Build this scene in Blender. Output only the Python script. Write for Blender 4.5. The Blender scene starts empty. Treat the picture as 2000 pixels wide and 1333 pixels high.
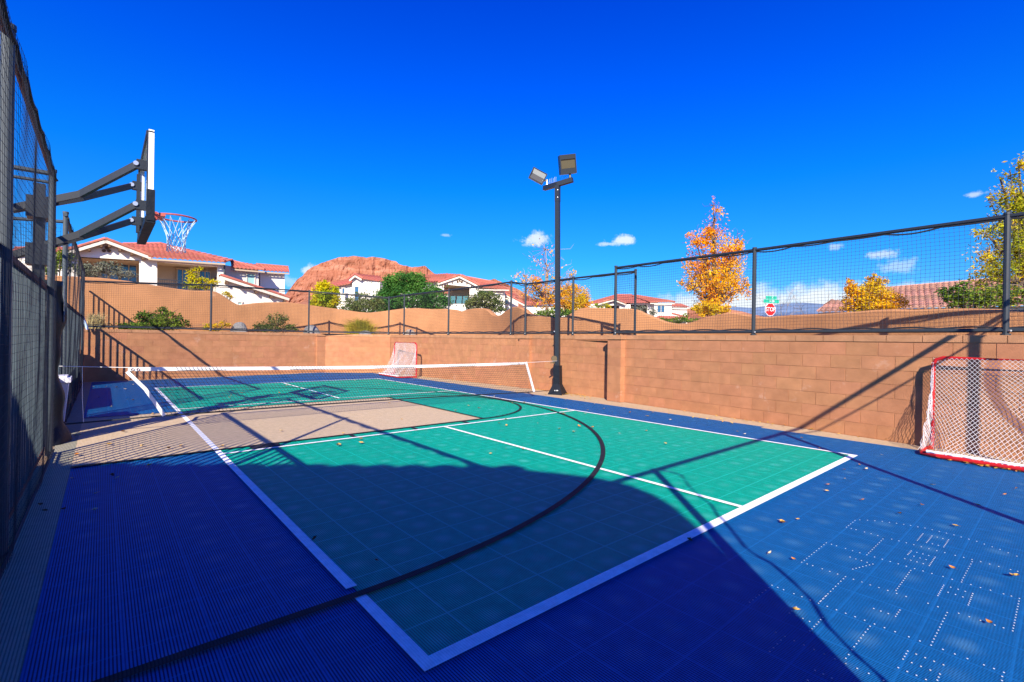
import bpy, math, random
import numpy as np
from mathutils import Vector, Matrix
random.seed(7)
rng = np.random.default_rng(7)
scene = bpy.context.scene
col = scene.collection
R = math.radians

# ------------------------------------------------------------------ camera
W0, H0 = 2000.0, 1333.0
F = 933.42
CAM = np.array([-1.0094, -1.6965, 1.3649])
YAW, PITCH, ROLL = 0.7074, -0.0008, 0.0153
FW = np.array([math.sin(YAW)*math.cos(PITCH), math.cos(YAW)*math.cos(PITCH), math.sin(PITCH)])
_r = np.array([math.cos(YAW), -math.sin(YAW), 0.0]); _u = np.cross(_r, FW)
RT = _r*math.cos(ROLL)+_u*math.sin(ROLL); UP = -_r*math.sin(ROLL)+_u*math.cos(ROLL)
cam = bpy.data.cameras.new('camera'); cam_o = bpy.data.objects.new('camera', cam); col.objects.link(cam_o)
cam.sensor_width = 36.0; cam.lens = F/W0*36.0
cam.clip_start = 0.02; cam.clip_end = 20000
M = Matrix(((RT[0], UP[0], -FW[0], CAM[0]), (RT[1], UP[1], -FW[1], CAM[1]), (RT[2], UP[2], -FW[2], CAM[2]), (0, 0, 0, 1)))
cam_o.matrix_world = M
scene.camera = cam_o

# ------------------------------------------------------------------ exposure
vs = scene.view_settings
vs.view_transform = 'Standard'; vs.look = 'None'; vs.gamma = 1.0; vs.exposure = 0.95
vs.use_curve_mapping = False

# ------------------------------------------------------------------ sun
SUN_AZ, SUN_EL = R(43.0), R(31.0)            # direction the light travels (azimuth), elevation
sun = bpy.data.lights.new('sun', 'SUN'); sun.energy = 5.0; sun.angle = R(0.5); sun.color = (1.0, 0.90, 0.74)
sun_o = bpy.data.objects.new('sun', sun); col.objects.link(sun_o)
SD = Vector((math.sin(SUN_AZ)*math.cos(SUN_EL), math.cos(SUN_AZ)*math.cos(SUN_EL), -math.sin(SUN_EL)))
sun_o.rotation_euler = SD.to_track_quat('-Z', 'Y').to_euler()
sun_o.location = (-20, -20, 30)

def ray(px, py): return FW + RT*(px-W0/2)/F + UP*(H0/2-py)/F
def azel(px, py):
    d = ray(px, py); d = d/np.linalg.norm(d); return math.atan2(d[0], d[1]), math.asin(d[2])
def at(px, py, D): return CAM + ray(px, py)*D
def gnd(px, py, z=0.0):
    d = ray(px, py); return CAM + d*((z-CAM[2])/d[2])

# ------------------------------------------------------------------ world
world = bpy.data.worlds.new('World'); scene.world = world; world.use_nodes = True
nt = world.node_tree; N = nt.nodes; L = nt.links
bg = N['Background']
sky = N.new('ShaderNodeTexSky'); sky.sky_type = 'NISHITA'; sky.sun_disc = False
sky.sun_elevation = SUN_EL; sky.sun_rotation = SUN_AZ+math.pi; sky.altitude = 900
def wm(op, a, b=None, c=None):
    n = N.new('ShaderNodeMath'); n.operation = op
    for i, v in enumerate((a, b, c)):
        if v is None: continue
        if isinstance(v, (int, float)): n.inputs[i].default_value = v
        else: L.new(v, n.inputs[i])
    return n.outputs[0]
tc = N.new('ShaderNodeTexCoord'); sep = N.new('ShaderNodeSeparateXYZ'); L.new(tc.outputs['Generated'], sep.inputs[0])
el = wm('ARCSINE', sep.outputs[2]); az = wm('ARCTAN2', sep.outputs[0], sep.outputs[1])
ramp = N.new('ShaderNodeValToRGB')
L.new(wm('MULTIPLY', el, 1.0/R(90)), ramp.inputs[0])
cr = ramp.color_ramp
TINT = [(0.0, (.13, .30, .52)), (0.04, (.085, .24, .44)), (0.10, (.03, .235, .50)), (0.19, (.004, .22, .62)), (0.30, (.0, .155, .74)), (0.42, (.0, .105, .72)), (0.6, (.0, .065, .52)), (1.0, (.0, .055, .42))]
cr.elements[0].position = TINT[0][0]; cr.elements[0].color = (*TINT[0][1], 1)
cr.elements[1].position = TINT[-1][0]; cr.elements[1].color = (*TINT[-1][1], 1)
for p_, c_ in TINT[1:-1]:
    e = cr.elements.new(p_); e.color = (*c_, 1)
vmul = N.new('ShaderNodeVectorMath'); vmul.operation = 'MULTIPLY'
L.new(sky.outputs[0], vmul.inputs[0]); L.new(ramp.outputs[0], vmul.inputs[1])
# small clouds low in the sky
noi = N.new('ShaderNodeTexNoise'); noi.inputs['Scale'].default_value = 34; noi.inputs['Detail'].default_value = 6; noi.inputs['Roughness'].default_value = .68
L.new(tc.outputs['Generated'], noi.inputs['Vector'])
CL = [(1052, 468, 36, 17, .8), (1214, 470, 32, 11, .85), (1190, 477, 24, 5, .6), (1908, 379, 42, 8, .55), (1720, 497, 44, 12, .6), (1750, 521, 46, 16, .4), (605, 530, 22, 14, .75),
      (1633, 482, 16, 8, .45), (870, 460, 13, 4, .35), (570, 548, 30, 12, .35),
      (1345, 602, 130, 34, 1.0), (1470, 592, 150, 40, 1.0), (1600, 588, 150, 40, 1.0), (1790, 580, 130, 34, 1.0), (1700, 592, 150, 36, 1.0)]
total = None
for px, py, wx, wy, op in CL:
    a0, e0 = azel(px, py); a1, _ = azel(px+wx, py); _, e1 = azel(px, py-wy)
    dx = wm('DIVIDE', wm('SUBTRACT', az, a0), max(abs(a1-a0), 1e-4)); dy = wm('DIVIDE', wm('SUBTRACT', el, e0), max(abs(e1-e0), 1e-4))
    d = wm('SQRT', wm('ADD', wm('MULTIPLY', dx, dx), wm('MULTIPLY', dy, dy)))
    d = wm('ADD', d, wm('MULTIPLY', wm('SUBTRACT', noi.outputs[0], .5), 3.3 if wx < 100 else 1.5))
    mr = N.new('ShaderNodeMapRange'); mr.interpolation_type = 'SMOOTHSTEP'
    L.new(d, mr.inputs[0]); mr.inputs[1].default_value = 1.05; mr.inputs[2].default_value = .25; mr.inputs[3].default_value = 0; mr.inputs[4].default_value = op
    total = mr.outputs[0] if total is None else wm('MAXIMUM', total, mr.outputs[0])
mix = N.new('ShaderNodeMix'); mix.data_type = 'RGBA'
L.new(total, mix.inputs[0]); L.new(vmul.outputs[0], mix.inputs[6]); mix.inputs[7].default_value = (2.0, 2.12, 2.3, 1)
L.new(mix.outputs[2], bg.inputs['Color'])
bg.inputs['Strength'].default_value = 0.15
SKY_GAIN = 1.30
vsc = N.new('ShaderNodeVectorMath'); vsc.operation = 'SCALE'; vsc.inputs['Scale'].default_value = SKY_GAIN
L.new(vmul.outputs[0], vsc.inputs[0]); L.new(vsc.outputs[0], mix.inputs[6])
mix.inputs[7].default_value = (3.3, 3.6, 3.9, 1)

# ------------------------------------------------------------------ helpers
def mat(name, color, rough=.7, metal=0.0, var=0.0, noise=0.0, nscale=8.0, bump=0.0, bscale=60.0, spec=.3, col2=None, hvar=0.0):
    m = bpy.data.materials.new(name); m.use_nodes = True
    t = m.node_tree; n = t.nodes; l = t.links; b = n['Principled BSDF']
    b.inputs['Roughness'].default_value = rough; b.inputs['Metallic'].default_value = metal
    b.inputs['Specular IOR Level'].default_value = spec
    out = None
    rgb = n.new('ShaderNodeRGB'); rgb.outputs[0].default_value = (*color, 1); out = rgb.outputs[0]
    if noise or col2:
        tcn = n.new('ShaderNodeTexCoord'); ns = n.new('ShaderNodeTexNoise'); ns.inputs['Scale'].default_value = nscale; ns.inputs['Detail'].default_value = 6
        l.new(tcn.outputs['Object'], ns.inputs['Vector'])
        mx = n.new('ShaderNodeMix'); mx.data_type = 'RGBA'
        rp = n.new('ShaderNodeMapRange'); l.new(ns.outputs[0], rp.inputs[0]); rp.inputs[1].default_value = .3; rp.inputs[2].default_value = .7
        l.new(rp.outputs[0], mx.inputs[0]); l.new(out, mx.inputs[6])
        c2 = col2 if col2 else tuple(c*(1-noise) for c in color)
        mx.inputs[7].default_value = (*c2, 1); out = mx.outputs[2]
    if var or hvar:
        g = n.new('ShaderNodeNewGeometry'); hs = n.new('ShaderNodeHueSaturation')
        mr = n.new('ShaderNodeMapRange'); l.new(g.outputs['Random Per Island'], mr.inputs[0]); mr.inputs[3].default_value = 1-var; mr.inputs[4].default_value = 1+var
        l.new(mr.outputs[0], hs.inputs['Value']); l.new(out, hs.inputs['Color'])
        if hvar:
            wn = n.new('ShaderNodeTexWhiteNoise'); wn.noise_dimensions = '1D'; l.new(g.outputs['Random Per Island'], wn.inputs['W'])
            mh = n.new('ShaderNodeMapRange'); l.new(wn.outputs[0], mh.inputs[0]); mh.inputs[3].default_value = .5-hvar; mh.inputs[4].default_value = .5+hvar
            l.new(mh.outputs[0], hs.inputs['Hue'])
        out = hs.outputs[0]
    l.new(out, b.inputs['Base Color'])
    if bump:
        tcn = n.new('ShaderNodeTexCoord'); ns = n.new('ShaderNodeTexNoise'); ns.inputs['Scale'].default_value = bscale; ns.inputs['Detail'].default_value = 5
        l.new(tcn.outputs['Object'], ns.inputs['Vector'])
        bp = n.new('ShaderNodeBump'); bp.inputs['Strength'].default_value = bump; bp.inputs['Distance'].default_value = .02
        l.new(ns.outputs[0], bp.inputs['Height']); l.new(bp.outputs[0], b.inputs['Normal'])
    return m

def leafmat(name, color, var=.3, hvar=.02, trans=.3, col2=None, c2amt=.5):
    m = bpy.data.materials.new(name); m.use_nodes = True
    t = m.node_tree; n = t.nodes; l = t.links
    for x in list(n):
        if x.type != 'OUTPUT_MATERIAL': n.remove(x)
    out = [x for x in n if x.type == 'OUTPUT_MATERIAL'][0]
    g = n.new('ShaderNodeNewGeometry'); hs = n.new('ShaderNodeHueSaturation')
    mr = n.new('ShaderNodeMapRange'); l.new(g.outputs['Random Per Island'], mr.inputs[0]); mr.inputs[3].default_value = 1-var; mr.inputs[4].default_value = 1+var
    wn = n.new('ShaderNodeTexWhiteNoise'); wn.noise_dimensions = '1D'; l.new(g.outputs['Random Per Island'], wn.inputs['W'])
    mh = n.new('ShaderNodeMapRange'); l.new(wn.outputs[0], mh.inputs[0]); mh.inputs[3].default_value = .5-hvar; mh.inputs[4].default_value = .5+hvar
    hs.inputs['Color'].default_value = (*color, 1)
    if col2:
        tcn = n.new('ShaderNodeTexCoord'); ns = n.new('ShaderNodeTexNoise'); ns.inputs['Scale'].default_value = .8; ns.inputs['Detail'].default_value = 3
        l.new(tcn.outputs['Object'], ns.inputs['Vector'])
        rp = n.new('ShaderNodeMapRange'); l.new(ns.outputs[0], rp.inputs[0]); rp.inputs[1].default_value = .4+.2*(0.5-c2amt); rp.inputs[2].default_value = .6+.2*(0.5-c2amt)
        mx = n.new('ShaderNodeMix'); mx.data_type = 'RGBA'; l.new(rp.outputs[0], mx.inputs[0]); mx.inputs[6].default_value = (*color, 1); mx.inputs[7].default_value = (*col2, 1)
        l.new(mx.outputs[2], hs.inputs['Color'])
    l.new(mr.outputs[0], hs.inputs['Value']); l.new(mh.outputs[0], hs.inputs['Hue'])
    d = n.new('ShaderNodeBsdfDiffuse'); tr = n.new('ShaderNodeBsdfTranslucent'); mx = n.new('ShaderNodeMixShader'); mx.inputs[0].default_value = trans
    l.new(hs.outputs[0], d.inputs['Color']); l.new(hs.outputs[0], tr.inputs['Color'])
    l.new(d.outputs[0], mx.inputs[1]); l.new(tr.outputs[0], mx.inputs[2]); l.new(mx.outputs[0], out.inputs['Surface'])
    return m

class MB:
    """collects shapes, then links them as ONE mesh object"""
    def __init__(s): s.v = []; s.f = []; s.parts = []
    def add(s, vs, fs):
        s.parts.append((list(vs), list(fs))); o = len(s.v); s.v += [tuple(map(float, v)) for v in vs]; s.f += [tuple(i+o for i in f) for f in fs]
    def quad(s, a, b, c, d): s.add([a, b, c, d], [(0, 1, 2, 3)])
    def hexa(s, p):   # 8 points: bottom 4, top 4
        s.add(p, [(3, 2, 1, 0), (4, 5, 6, 7), (0, 1, 5, 4), (1, 2, 6, 5), (2, 3, 7, 6), (3, 0, 4, 7)])
    def box(s, c, size, ax=None, ay=None, az=None):
        c = np.array(c, float); ax = np.array(ax if ax is not None else (1, 0, 0), float); ay = np.array(ay if ay is not None else (0, 1, 0), float)
        az = np.array(az if az is not None else (0, 0, 1), float)
        x, y, z = ax*size[0]/2, ay*size[1]/2, az*size[2]/2
        s.hexa([c-x-y-z, c+x-y-z, c+x+y-z, c-x+y-z, c-x-y+z, c+x-y+z, c+x+y+z, c-x+y+z])
    def prism(s, poly, off):   # planar polygon extruded by vector off
        n = len(poly); off = np.array(off, float); a = [np.array(p, float) for p in poly]; b = [p+off for p in a]
        fs = [tuple(range(n))[::-1], tuple(range(n, 2*n))]
        for i in range(n): j = (i+1) % n; fs.append((i, j, n+j, n+i))
        s.add(a+b, fs)
    def tube(s, pts, r, n=6, cap=True, r1=None, sq=False):
        pts = [np.array(p, float) for p in pts]; m = len(pts); vs = []; ref = None
        for i, p in enumerate(pts):
            t = pts[min(i+1, m-1)]-pts[max(i-1, 0)]; t = t/(np.linalg.norm(t)+1e-12)
            if ref is None:
                ref = np.array((0, 0, 1.0)) if abs(t[2]) < .9 else np.array((1.0, 0, 0))
            a = np.cross(t, ref); a /= np.linalg.norm(a)+1e-12; b = np.cross(t, a); ref = -b if False else ref
            rr = r if r1 is None else r+(r1-r)*i/max(m-1, 1)
            for k in range(n):
                an = 2*math.pi*(k+.5)/n; q = rr*(math.sqrt(2) if sq else 1)
                vs.append(p+(a*math.cos(an)+b*math.sin(an))*q)
        fs = []
        for i in range(m-1):
            for k in range(n): k2 = (k+1) % n; fs.append((i*n+k, i*n+k2, (i+1)*n+k2, (i+1)*n+k))
        if cap: fs.append(tuple(range(n))[::-1]); fs.append(tuple(range((m-1)*n, m*n)))
        s.add(vs, fs)
    def loop(s, pts, r, n=6):
        s.tube(list(pts)+[pts[0], pts[1]], r, n, cap=False)
    def build(s, name, m, parent=None, smooth=False):
        me = bpy.data.meshes.new(name); me.from_pydata(s.v, [], s.f); me.materials.append(m)
        if smooth: me.polygons.foreach_set('use_smooth', [True]*len(me.polygons))
        me.update()
        o = bpy.data.objects.new(name, me); col.objects.link(o)
        if parent is not None:
            o.parent = parent
            root = parent
            while root.parent: root = root.parent
            o.matrix_parent_inverse = Matrix.Translation(-Vector(root.location)) if parent is root else Matrix.Identity(4)
        return o

def build_each(mb, name, m, parent):
    # every shape added to the collector becomes its own part
    outs = []; vi = 0
    for vs_, fs_ in mb.parts:
        q = MB(); q.add(vs_, fs_); outs.append(q.build(name, m, parent))
    return outs

def tag(o, label, cat, group=None, kind=None):
    o['label'] = label; o['category'] = cat
    if group: o['group'] = group
    if kind: o['kind'] = kind
    return o
def thing(name, loc, label, cat, group=None):
    o = bpy.data.objects.new(name, None); col.objects.link(o); o.location = Vector([float(x) for x in loc]); o.empty_display_size = .2
    return tag(o, label, cat, group)
def struct(o): o['kind'] = 'structure'; return o
def copy_tree(o, parent=None):
    c = o.copy(); col.objects.link(c)
    if parent: c.parent = parent
    for ch in list(o.children): copy_tree(ch, c)
    return c

class VPlane:
    """a vertical facade plane through two image columns at two depths; p() gives the world point seen at a pixel, `off` metres behind it"""
    def __init__(s, xa, Da, xb, Db):
        a = at(xa, 655, Da); b = at(xb, 655, Db); s.a = a; d = b-a; d[2] = 0; s.t = d/np.linalg.norm(d)
        n = np.array([-s.t[1], s.t[0], 0]); s.n = n if n@(a-CAM) > 0 else -n
    def p(s, px, py, off=0.0):
        d = ray(px, py); k = ((s.a+s.n*off-CAM)@s.n)/(d@s.n); return CAM+d*k

def path_hit(px, path):
    """where the image column px meets a ground-plan polyline"""
    d = ray(px, 655)[:2]; best = None
    for (x0, y0), (x1, y1) in zip(path, path[1:]):
        A = np.array([[d[0], -(x1-x0)], [d[1], -(y1-y0)]]); b = np.array([x0-CAM[0], y0-CAM[1]])
        if abs(np.linalg.det(A)) < 1e-9: continue
        t, s_ = np.linalg.solve(A, b)
        if t > 0 and -1e-6 <= s_ <= 1+1e-6 and (best is None or t < best): best = t
    if best is None:          # past either end: carry the end pieces on
        for (x0, y0), (x1, y1) in ((path[0], path[1]), (path[-2], path[-1])):
            A = np.array([[d[0], -(x1-x0)], [d[1], -(y1-y0)]]); t, s_ = np.linalg.solve(A, np.array([x0-CAM[0], y0-CAM[1]]))
            if t > 0 and abs(s_-.5) < 1.6 and (best is None or t < best): best = t
    return best
def on_path(px, py, path):
    t = path_hit(px, path)
    if t is None: return None
    d0 = ray(px, 655); d = ray(px, py)
    k = t*math.hypot(d0[0], d0[1])/math.hypot(d[0], d[1])
    return CAM+d*k

# ------------------------------------------------------------------ materials
def court_mat(name, base, smudge, seam, rough=.6, holes=.7, seamk=.22):
    m = bpy.data.materials.new(name); m.use_nodes = True
    t = m.node_tree; n = t.nodes; l = t.links; b = n['Principled BSDF']
    def mth(op, a, b_=None, c=None):
        q = n.new('ShaderNodeMath'); q.operation = op
        for i, v in enumerate((a, b_, c)):
            if v is None: continue
            if isinstance(v, (int, float)): q.inputs[i].default_value = v
            else: l.new(v, q.inputs[i])
        return q.outputs[0]
    g = n.new('ShaderNodeNewGeometry'); sp = n.new('ShaderNodeSeparateXYZ'); l.new(g.outputs['Position'], sp.inputs[0])
    x, y = sp.outputs[0], sp.outputs[1]
    P = 0.0129; TS = 0.3096
    # perforation: ribs along the court with a fine cross lattice
    sx = mth('SINE', mth('MULTIPLY', x, 2*math.pi/P)); sy = mth('SINE', mth('MULTIPLY', y, 2*math.pi/P))
    rib = n.new('ShaderNodeMapRange'); rib.interpolation_type = 'SMOOTHSTEP'; l.new(mth('ADD', sx, mth('MULTIPLY', sy, .28)), rib.inputs[0]); rib.inputs[1].default_value = -.25; rib.inputs[2].default_value = .75
    hole = rib.outputs[0]
    fx = mth('FRACT', mth('DIVIDE', x, TS)); fy = mth('FRACT', mth('DIVIDE', y, TS))
    ex = mth('ABSOLUTE', mth('SUBTRACT', fx, .5)); ey = mth('ABSOLUTE', mth('SUBTRACT', fy, .5))
    edge = mth('GREATER_THAN', mth('MAXIMUM', ex, ey), .5-.0050/TS)
    # worn patch in the middle of every tile, unlike from tile to tile
    wn = n.new('ShaderNodeTexWhiteNoise'); wn.noise_dimensions = '2D'
    cv = n.new('ShaderNodeCombineXYZ'); l.new(mth('FLOOR', mth('DIVIDE', x, TS)), cv.inputs[0]); l.new(mth('FLOOR', mth('DIVIDE', y, TS)), cv.inputs[1]); l.new(cv.outputs[0], wn.inputs['Vector'])
    nz = n.new('ShaderNodeTexNoise'); nz.inputs['Scale'].default_value = 14; nz.inputs['Detail'].default_value = 7; nz.inputs['Roughness'].default_value = .7; l.new(g.outputs['Position'], nz.inputs['Vector'])
    nb = n.new('ShaderNodeTexNoise'); nb.inputs['Scale'].default_value = .7; nb.inputs['Detail'].default_value = 4; l.new(g.outputs['Position'], nb.inputs['Vector'])
    rad = mth('SQRT', mth('ADD', mth('MULTIPLY', ex, ex), mth('MULTIPLY', ey, ey)))
    cm = n.new('ShaderNodeMapRange'); cm.interpolation_type = 'SMOOTHSTEP'; l.new(mth('ADD', rad, mth('MULTIPLY', mth('SUBTRACT', nz.outputs[0], .5), .45)), cm.inputs[0]); cm.inputs[1].default_value = .30; cm.inputs[2].default_value = .0; cm.inputs[3].default_value = 0; cm.inputs[4].default_value = 1
    wr = n.new('ShaderNodeMapRange'); l.new(nb.outputs[0], wr.inputs[0]); wr.inputs[1].default_value = .3; wr.inputs[2].default_value = .65; wr.inputs[3].default_value = .25; wr.inputs[4].default_value = 1
    worn = mth('MULTIPLY', mth('MULTIPLY', cm.outputs[0], mth('MULTIPLY_ADD', wn.outputs[0], .6, .4)), wr.outputs[0])
    c1 = n.new('ShaderNodeMix'); c1.data_type = 'RGBA'; c1.inputs[6].default_value = (*base, 1); c1.inputs[7].default_value = (*smudge, 1); l.new(mth('MULTIPLY', worn, .75), c1.inputs[0])
    # overall fading
    c1b = n.new('ShaderNodeMix'); c1b.data_type = 'RGBA'; c1b.blend_type = 'MULTIPLY'; l.new(c1.outputs[2], c1b.inputs[6])
    vv = n.new('ShaderNodeMapRange'); l.new(nz.outputs[0], vv.inputs[0]); vv.inputs[1].default_value = .3; vv.inputs[2].default_value = .7; vv.inputs[3].default_value = .82; vv.inputs[4].default_value = 1.12
    cvv = n.new('ShaderNodeCombineColor'); [l.new(vv.outputs[0], cvv.inputs[i]) for i in range(3)]; l.new(cvv.outputs[0], c1b.inputs[7]); c1b.inputs[0].default_value = 1
    c2 = n.new('ShaderNodeMix'); c2.data_type = 'RGBA'; l.new(c1b.outputs[2], c2.inputs[6]); c2.inputs[7].default_value = (*seam, 1); l.new(mth('MULTIPLY', edge, seamk), c2.inputs[0])
    c3 = n.new('ShaderNodeMix'); c3.data_type = 'RGBA'; l.new(c2.outputs[2], c3.inputs[6]); c3.inputs[7].default_value = (*(k*.08 for k in base), 1); l.new(mth('MULTIPLY', mth('MULTIPLY', hole, mth('MULTIPLY_ADD', edge, -.45, 1.0)), holes), c3.inputs[0])
    l.new(c3.outputs[2], b.inputs['Base Color'])
    b.inputs['Roughness'].default_value = rough; b.inputs['Specular IOR Level'].default_value = .07
    bp = n.new('ShaderNodeBump'); bp.inputs['Strength'].default_value = .25; bp.inputs['Distance'].default_value = .004
    l.new(mth('SUBTRACT', 1.0, hole), bp.inputs['Height']); l.new(bp.outputs[0], b.inputs['Normal'])
    return m
M_BLUE = court_mat('court blue tile', (.007, .135, .40), (.08, .27, .52), (.02, .17, .46), holes=.88, seamk=.10)
M_GREEN = court_mat('court green tile', (.001, .43, .29), (.11, .64, .54), (.03, .58, .50), holes=.66, seamk=.55)
M_TAN = court_mat('court tan tile', (.585, .445, .285), (.62, .49, .33), (.50, .38, .25), holes=.24)
M_STRIP_SHADED = court_mat('court shaded tan edge tile', (.36, .34, .25), (.40, .36, .28), (.32, .29, .21), holes=.6)  # darker copy of the tan tile, with shade put into its colour
M_WHITE_L = court_mat('court white line', (.92, .92, .92), (.86, .86, .86), (.84, .84, .84), holes=.13)
M_BLACK_L = court_mat('court black line', (.026, .026, .036), (.05, .05, .06), (.03, .03, .04), holes=.5)
M_SAND = mat('sand', (.40, .27, .17), .9, noise=.3, nscale=20, bump=.5, bscale=150)
M_CONC = mat('concrete apron', (.50, .37, .235), .9, noise=.2, nscale=18, bump=.3, bscale=120)
M_EARTH = mat('red earth', (.36, .19, .11), .95, noise=.35, nscale=3, bump=.5, bscale=20)
M_BLOCK = mat('wall block', (.45, .203, .100), .9, var=.055, hvar=.004, noise=.20, nscale=5, bump=.5, bscale=170, spec=.15)
M_MORTAR = mat('mortar', (.45, .21, .105), .95, noise=.2, nscale=9, bump=.4, bscale=120, spec=.1)
def stain(m, colr, scale, lo, hi, amt, stretch=(1, 1, 1)):
    t = m.node_tree; n = t.nodes; l = t.links; b = n['Principled BSDF']; src = b.inputs['Base Color'].links[0].from_socket
    tcn = n.new('ShaderNodeTexCoord'); mp = n.new('ShaderNodeMapping'); mp.inputs['Scale'].default_value = stretch; ns = n.new('ShaderNodeTexNoise'); ns.inputs['Scale'].default_value = scale; ns.inputs['Detail'].default_value = 8; ns.inputs['Roughness'].default_value = .65
    l.new(tcn.outputs['Object'], mp.inputs[0]); l.new(mp.outputs[0], ns.inputs['Vector'])
    mr = n.new('ShaderNodeMapRange'); l.new(ns.outputs[0], mr.inputs[0]); mr.inputs[1].default_value = lo; mr.inputs[2].default_value = hi; mr.inputs[3].default_value = 0; mr.inputs[4].default_value = amt
    mx = n.new('ShaderNodeMix'); mx.data_type = 'RGBA'; l.new(mr.outputs[0], mx.inputs[0]); l.new(src, mx.inputs[6]); mx.inputs[7].default_value = (*colr, 1); l.new(mx.outputs[2], b.inputs['Base Color'])
stain(M_BLOCK, (.60, .42, .32), 1.9, .62, .78, .6); stain(M_BLOCK, (.26, .11, .055), 1.1, .56, .75, .45, (1, 1, 2.0))
M_CAP = mat('wall cap', (.47, .235, .12), .9, var=.07, noise=.25, nscale=6, bump=.5, bscale=150, spec=.15)
M_STUCCO = mat('stucco', (.49, .235, .108), .95, noise=.20, nscale=1.6, bump=.5, bscale=70, spec=.1)
M_STEEL = mat('dark steel', (.030, .038, .048), .45, noise=.2, nscale=30, spec=.4)
M_STEELR = mat('weathered steel', (.060, .078, .092), .5, noise=.25, nscale=20, spec=.4)
M_PICKET = mat('grey picket steel', (.065, .090, .105), .55, var=.18, spec=.35)
M_RUST = mat('rusty rail', (.21, .085, .055), .7, noise=.45, nscale=25)
M_NETB = mat('black netting', (.020, .024, .034), .8)
M_BANDB = mat('black rope', (.018, .02, .026), .7)
M_WHITE = mat('white paint', (.80, .80, .79), .5)
M_TAPE = mat('white net tape', (.78, .79, .82), .75, noise=.22, nscale=14)
M_CORDW = mat('white cord', (.80, .80, .82), .8)
M_NETW = mat('white goal string', (.62, .60, .62), .8)
M_RED = mat('red paint', (.46, .012, .014), .35, noise=.12, nscale=20, spec=.5)
M_ORANGE = mat('orange rim', (.62, .10, .065), .4, spec=.5)
M_BLACK = mat('black powder coat', (.021, .026, .033), .42, noise=.2, nscale=25, spec=.45)
M_PAD = mat('black vinyl pad', (.010, .013, .019), .5, bump=.6, bscale=9, spec=.2)
M_GLASSY = bpy.data.materials.new('backboard acrylic'); M_GLASSY.use_nodes = True
_n = M_GLASSY.node_tree.nodes; _t = _n.new('ShaderNodeBsdfTransparent'); _t.inputs['Color'].default_value = (.80, .92, .97, 1); _g = _n.new('ShaderNodeBsdfGlossy'); _g.inputs['Roughness'].default_value = .05
_x = _n.new('ShaderNodeMixShader'); _x.inputs[0].default_value = .07; M_GLASSY.node_tree.links.new(_t.outputs[0], _x.inputs[1]); M_GLASSY.node_tree.links.new(_g.outputs[0], _x.inputs[2]); M_GLASSY.node_tree.links.new(_x.outputs[0], [q for q in _n if q.type == 'OUTPUT_MATERIAL'][0].inputs['Surface']); _n.remove(_n['Principled BSDF'])
M_GREYL = mat('grey lettering', (.20, .22, .26), .6)
M_BOLT = mat('zinc bolt', (.62, .62, .62), .3, .6)
M_HOUSE = mat('white stucco house', (.78, .73, .645), .9, noise=.05, nscale=1, bump=.3, bscale=30, spec=.1)
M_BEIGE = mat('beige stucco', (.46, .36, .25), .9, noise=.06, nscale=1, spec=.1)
M_FASCIA = mat('cream fascia', (.60, .55, .46), .8)
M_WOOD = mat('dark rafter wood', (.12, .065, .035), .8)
M_TILE = mat('red clay tile', (.43, .135, .095), .8, var=.22, hvar=.008, noise=.18, nscale=4)
M_TILEB = mat('brown clay tile', (.43, .225, .165), .85, var=.22, hvar=.01, noise=.2, nscale=4)
M_WIN = mat('window glass', (.035, .10, .20), .05, spec=.9)
M_WINT = mat('window blind', (.26, .46, .45), .5)
M_TRUNK = mat('bark', (.16, .12, .09), .9, noise=.4, nscale=12, bump=.5, bscale=40)
M_TRUNKP = mat('pale bark', (.34, .28, .24), .9, noise=.4, nscale=12)
M_ROCK = mat('grey boulder', (.27, .26, .26), .9, noise=.45, nscale=5, bump=.9, bscale=14)
M_ROCKT = mat('tan boulder', (.42, .34, .27), .9, noise=.45, nscale=6, bump=.9, bscale=14)

# ------------------------------------------------------------------ ground and court
def sheet(name, poly, z, m):
    b = MB(); b.add([(x, y, z) for x, y in poly], [tuple(range(len(poly)))]); return struct(b.build(name, m))
sheet('ground', [(-9000, -9000), (9000, -9000), (9000, 9000), (-9000, 9000)], -.06, M_EARTH)
sheet('sand_border', [(-3.2, -9), (8.4, -9), (8.7, 5), (8.6, 10), (8.2, 16.5), (5.6, 18), (-3.2, 17)], -.012, M_SAND)
sheet('concrete_apron', [(7.0, -6), (7.50, -1.6), (7.9, 3.0), (8.05, 4.9), (8.45, 5.4), (8.5, 9), (8.05, 16.3), (5.5, 17.75), (-2.5, 16.5), (-2.5, 6.0), (-1.0, 6.0), (7.0, 12)], -.004, M_CONC)
XR = [(7.16, -6), (7.2, -.4), (7.2, 1.6), (7.335, 1.601), (7.345, 4.7), (7.36, 7.9), (7.30, 12.5), (7.1, 16.3), (5.45, 17.42), (4.6, 17.32), (4.6, 17.2), (-1.44, 16.36), (-1.44, -6)]
sheet('court_surround', XR, .0, M_BLUE)
ts = .3096
sheet('court_edge_strip', [(-1.44, -6), (-1.245, -6), (-1.245, 16.36), (-1.44, 16.34)], .004, M_STRIP_SHADED)
KY0, KY1, KX = 4.885, 8.60, 4.02
sheet('court_green', [(.045, .045), (6.05, .045), (6.05, 13.57), (.045, 13.57)], .004, M_GREEN)
sheet('court_key', [(-1.245, KY0), (KX, KY0), (KX, KY1), (-1.245, KY1)], .008, M_TAN)
def lines(name, rects, z, m):
    b = MB()
    for x0, x1, y0, y1 in rects: b.quad((x0, y0, z), (x1, y0, z), (x1, y1, z), (x0, y1, z))
    return struct(b.build(name, m))
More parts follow.
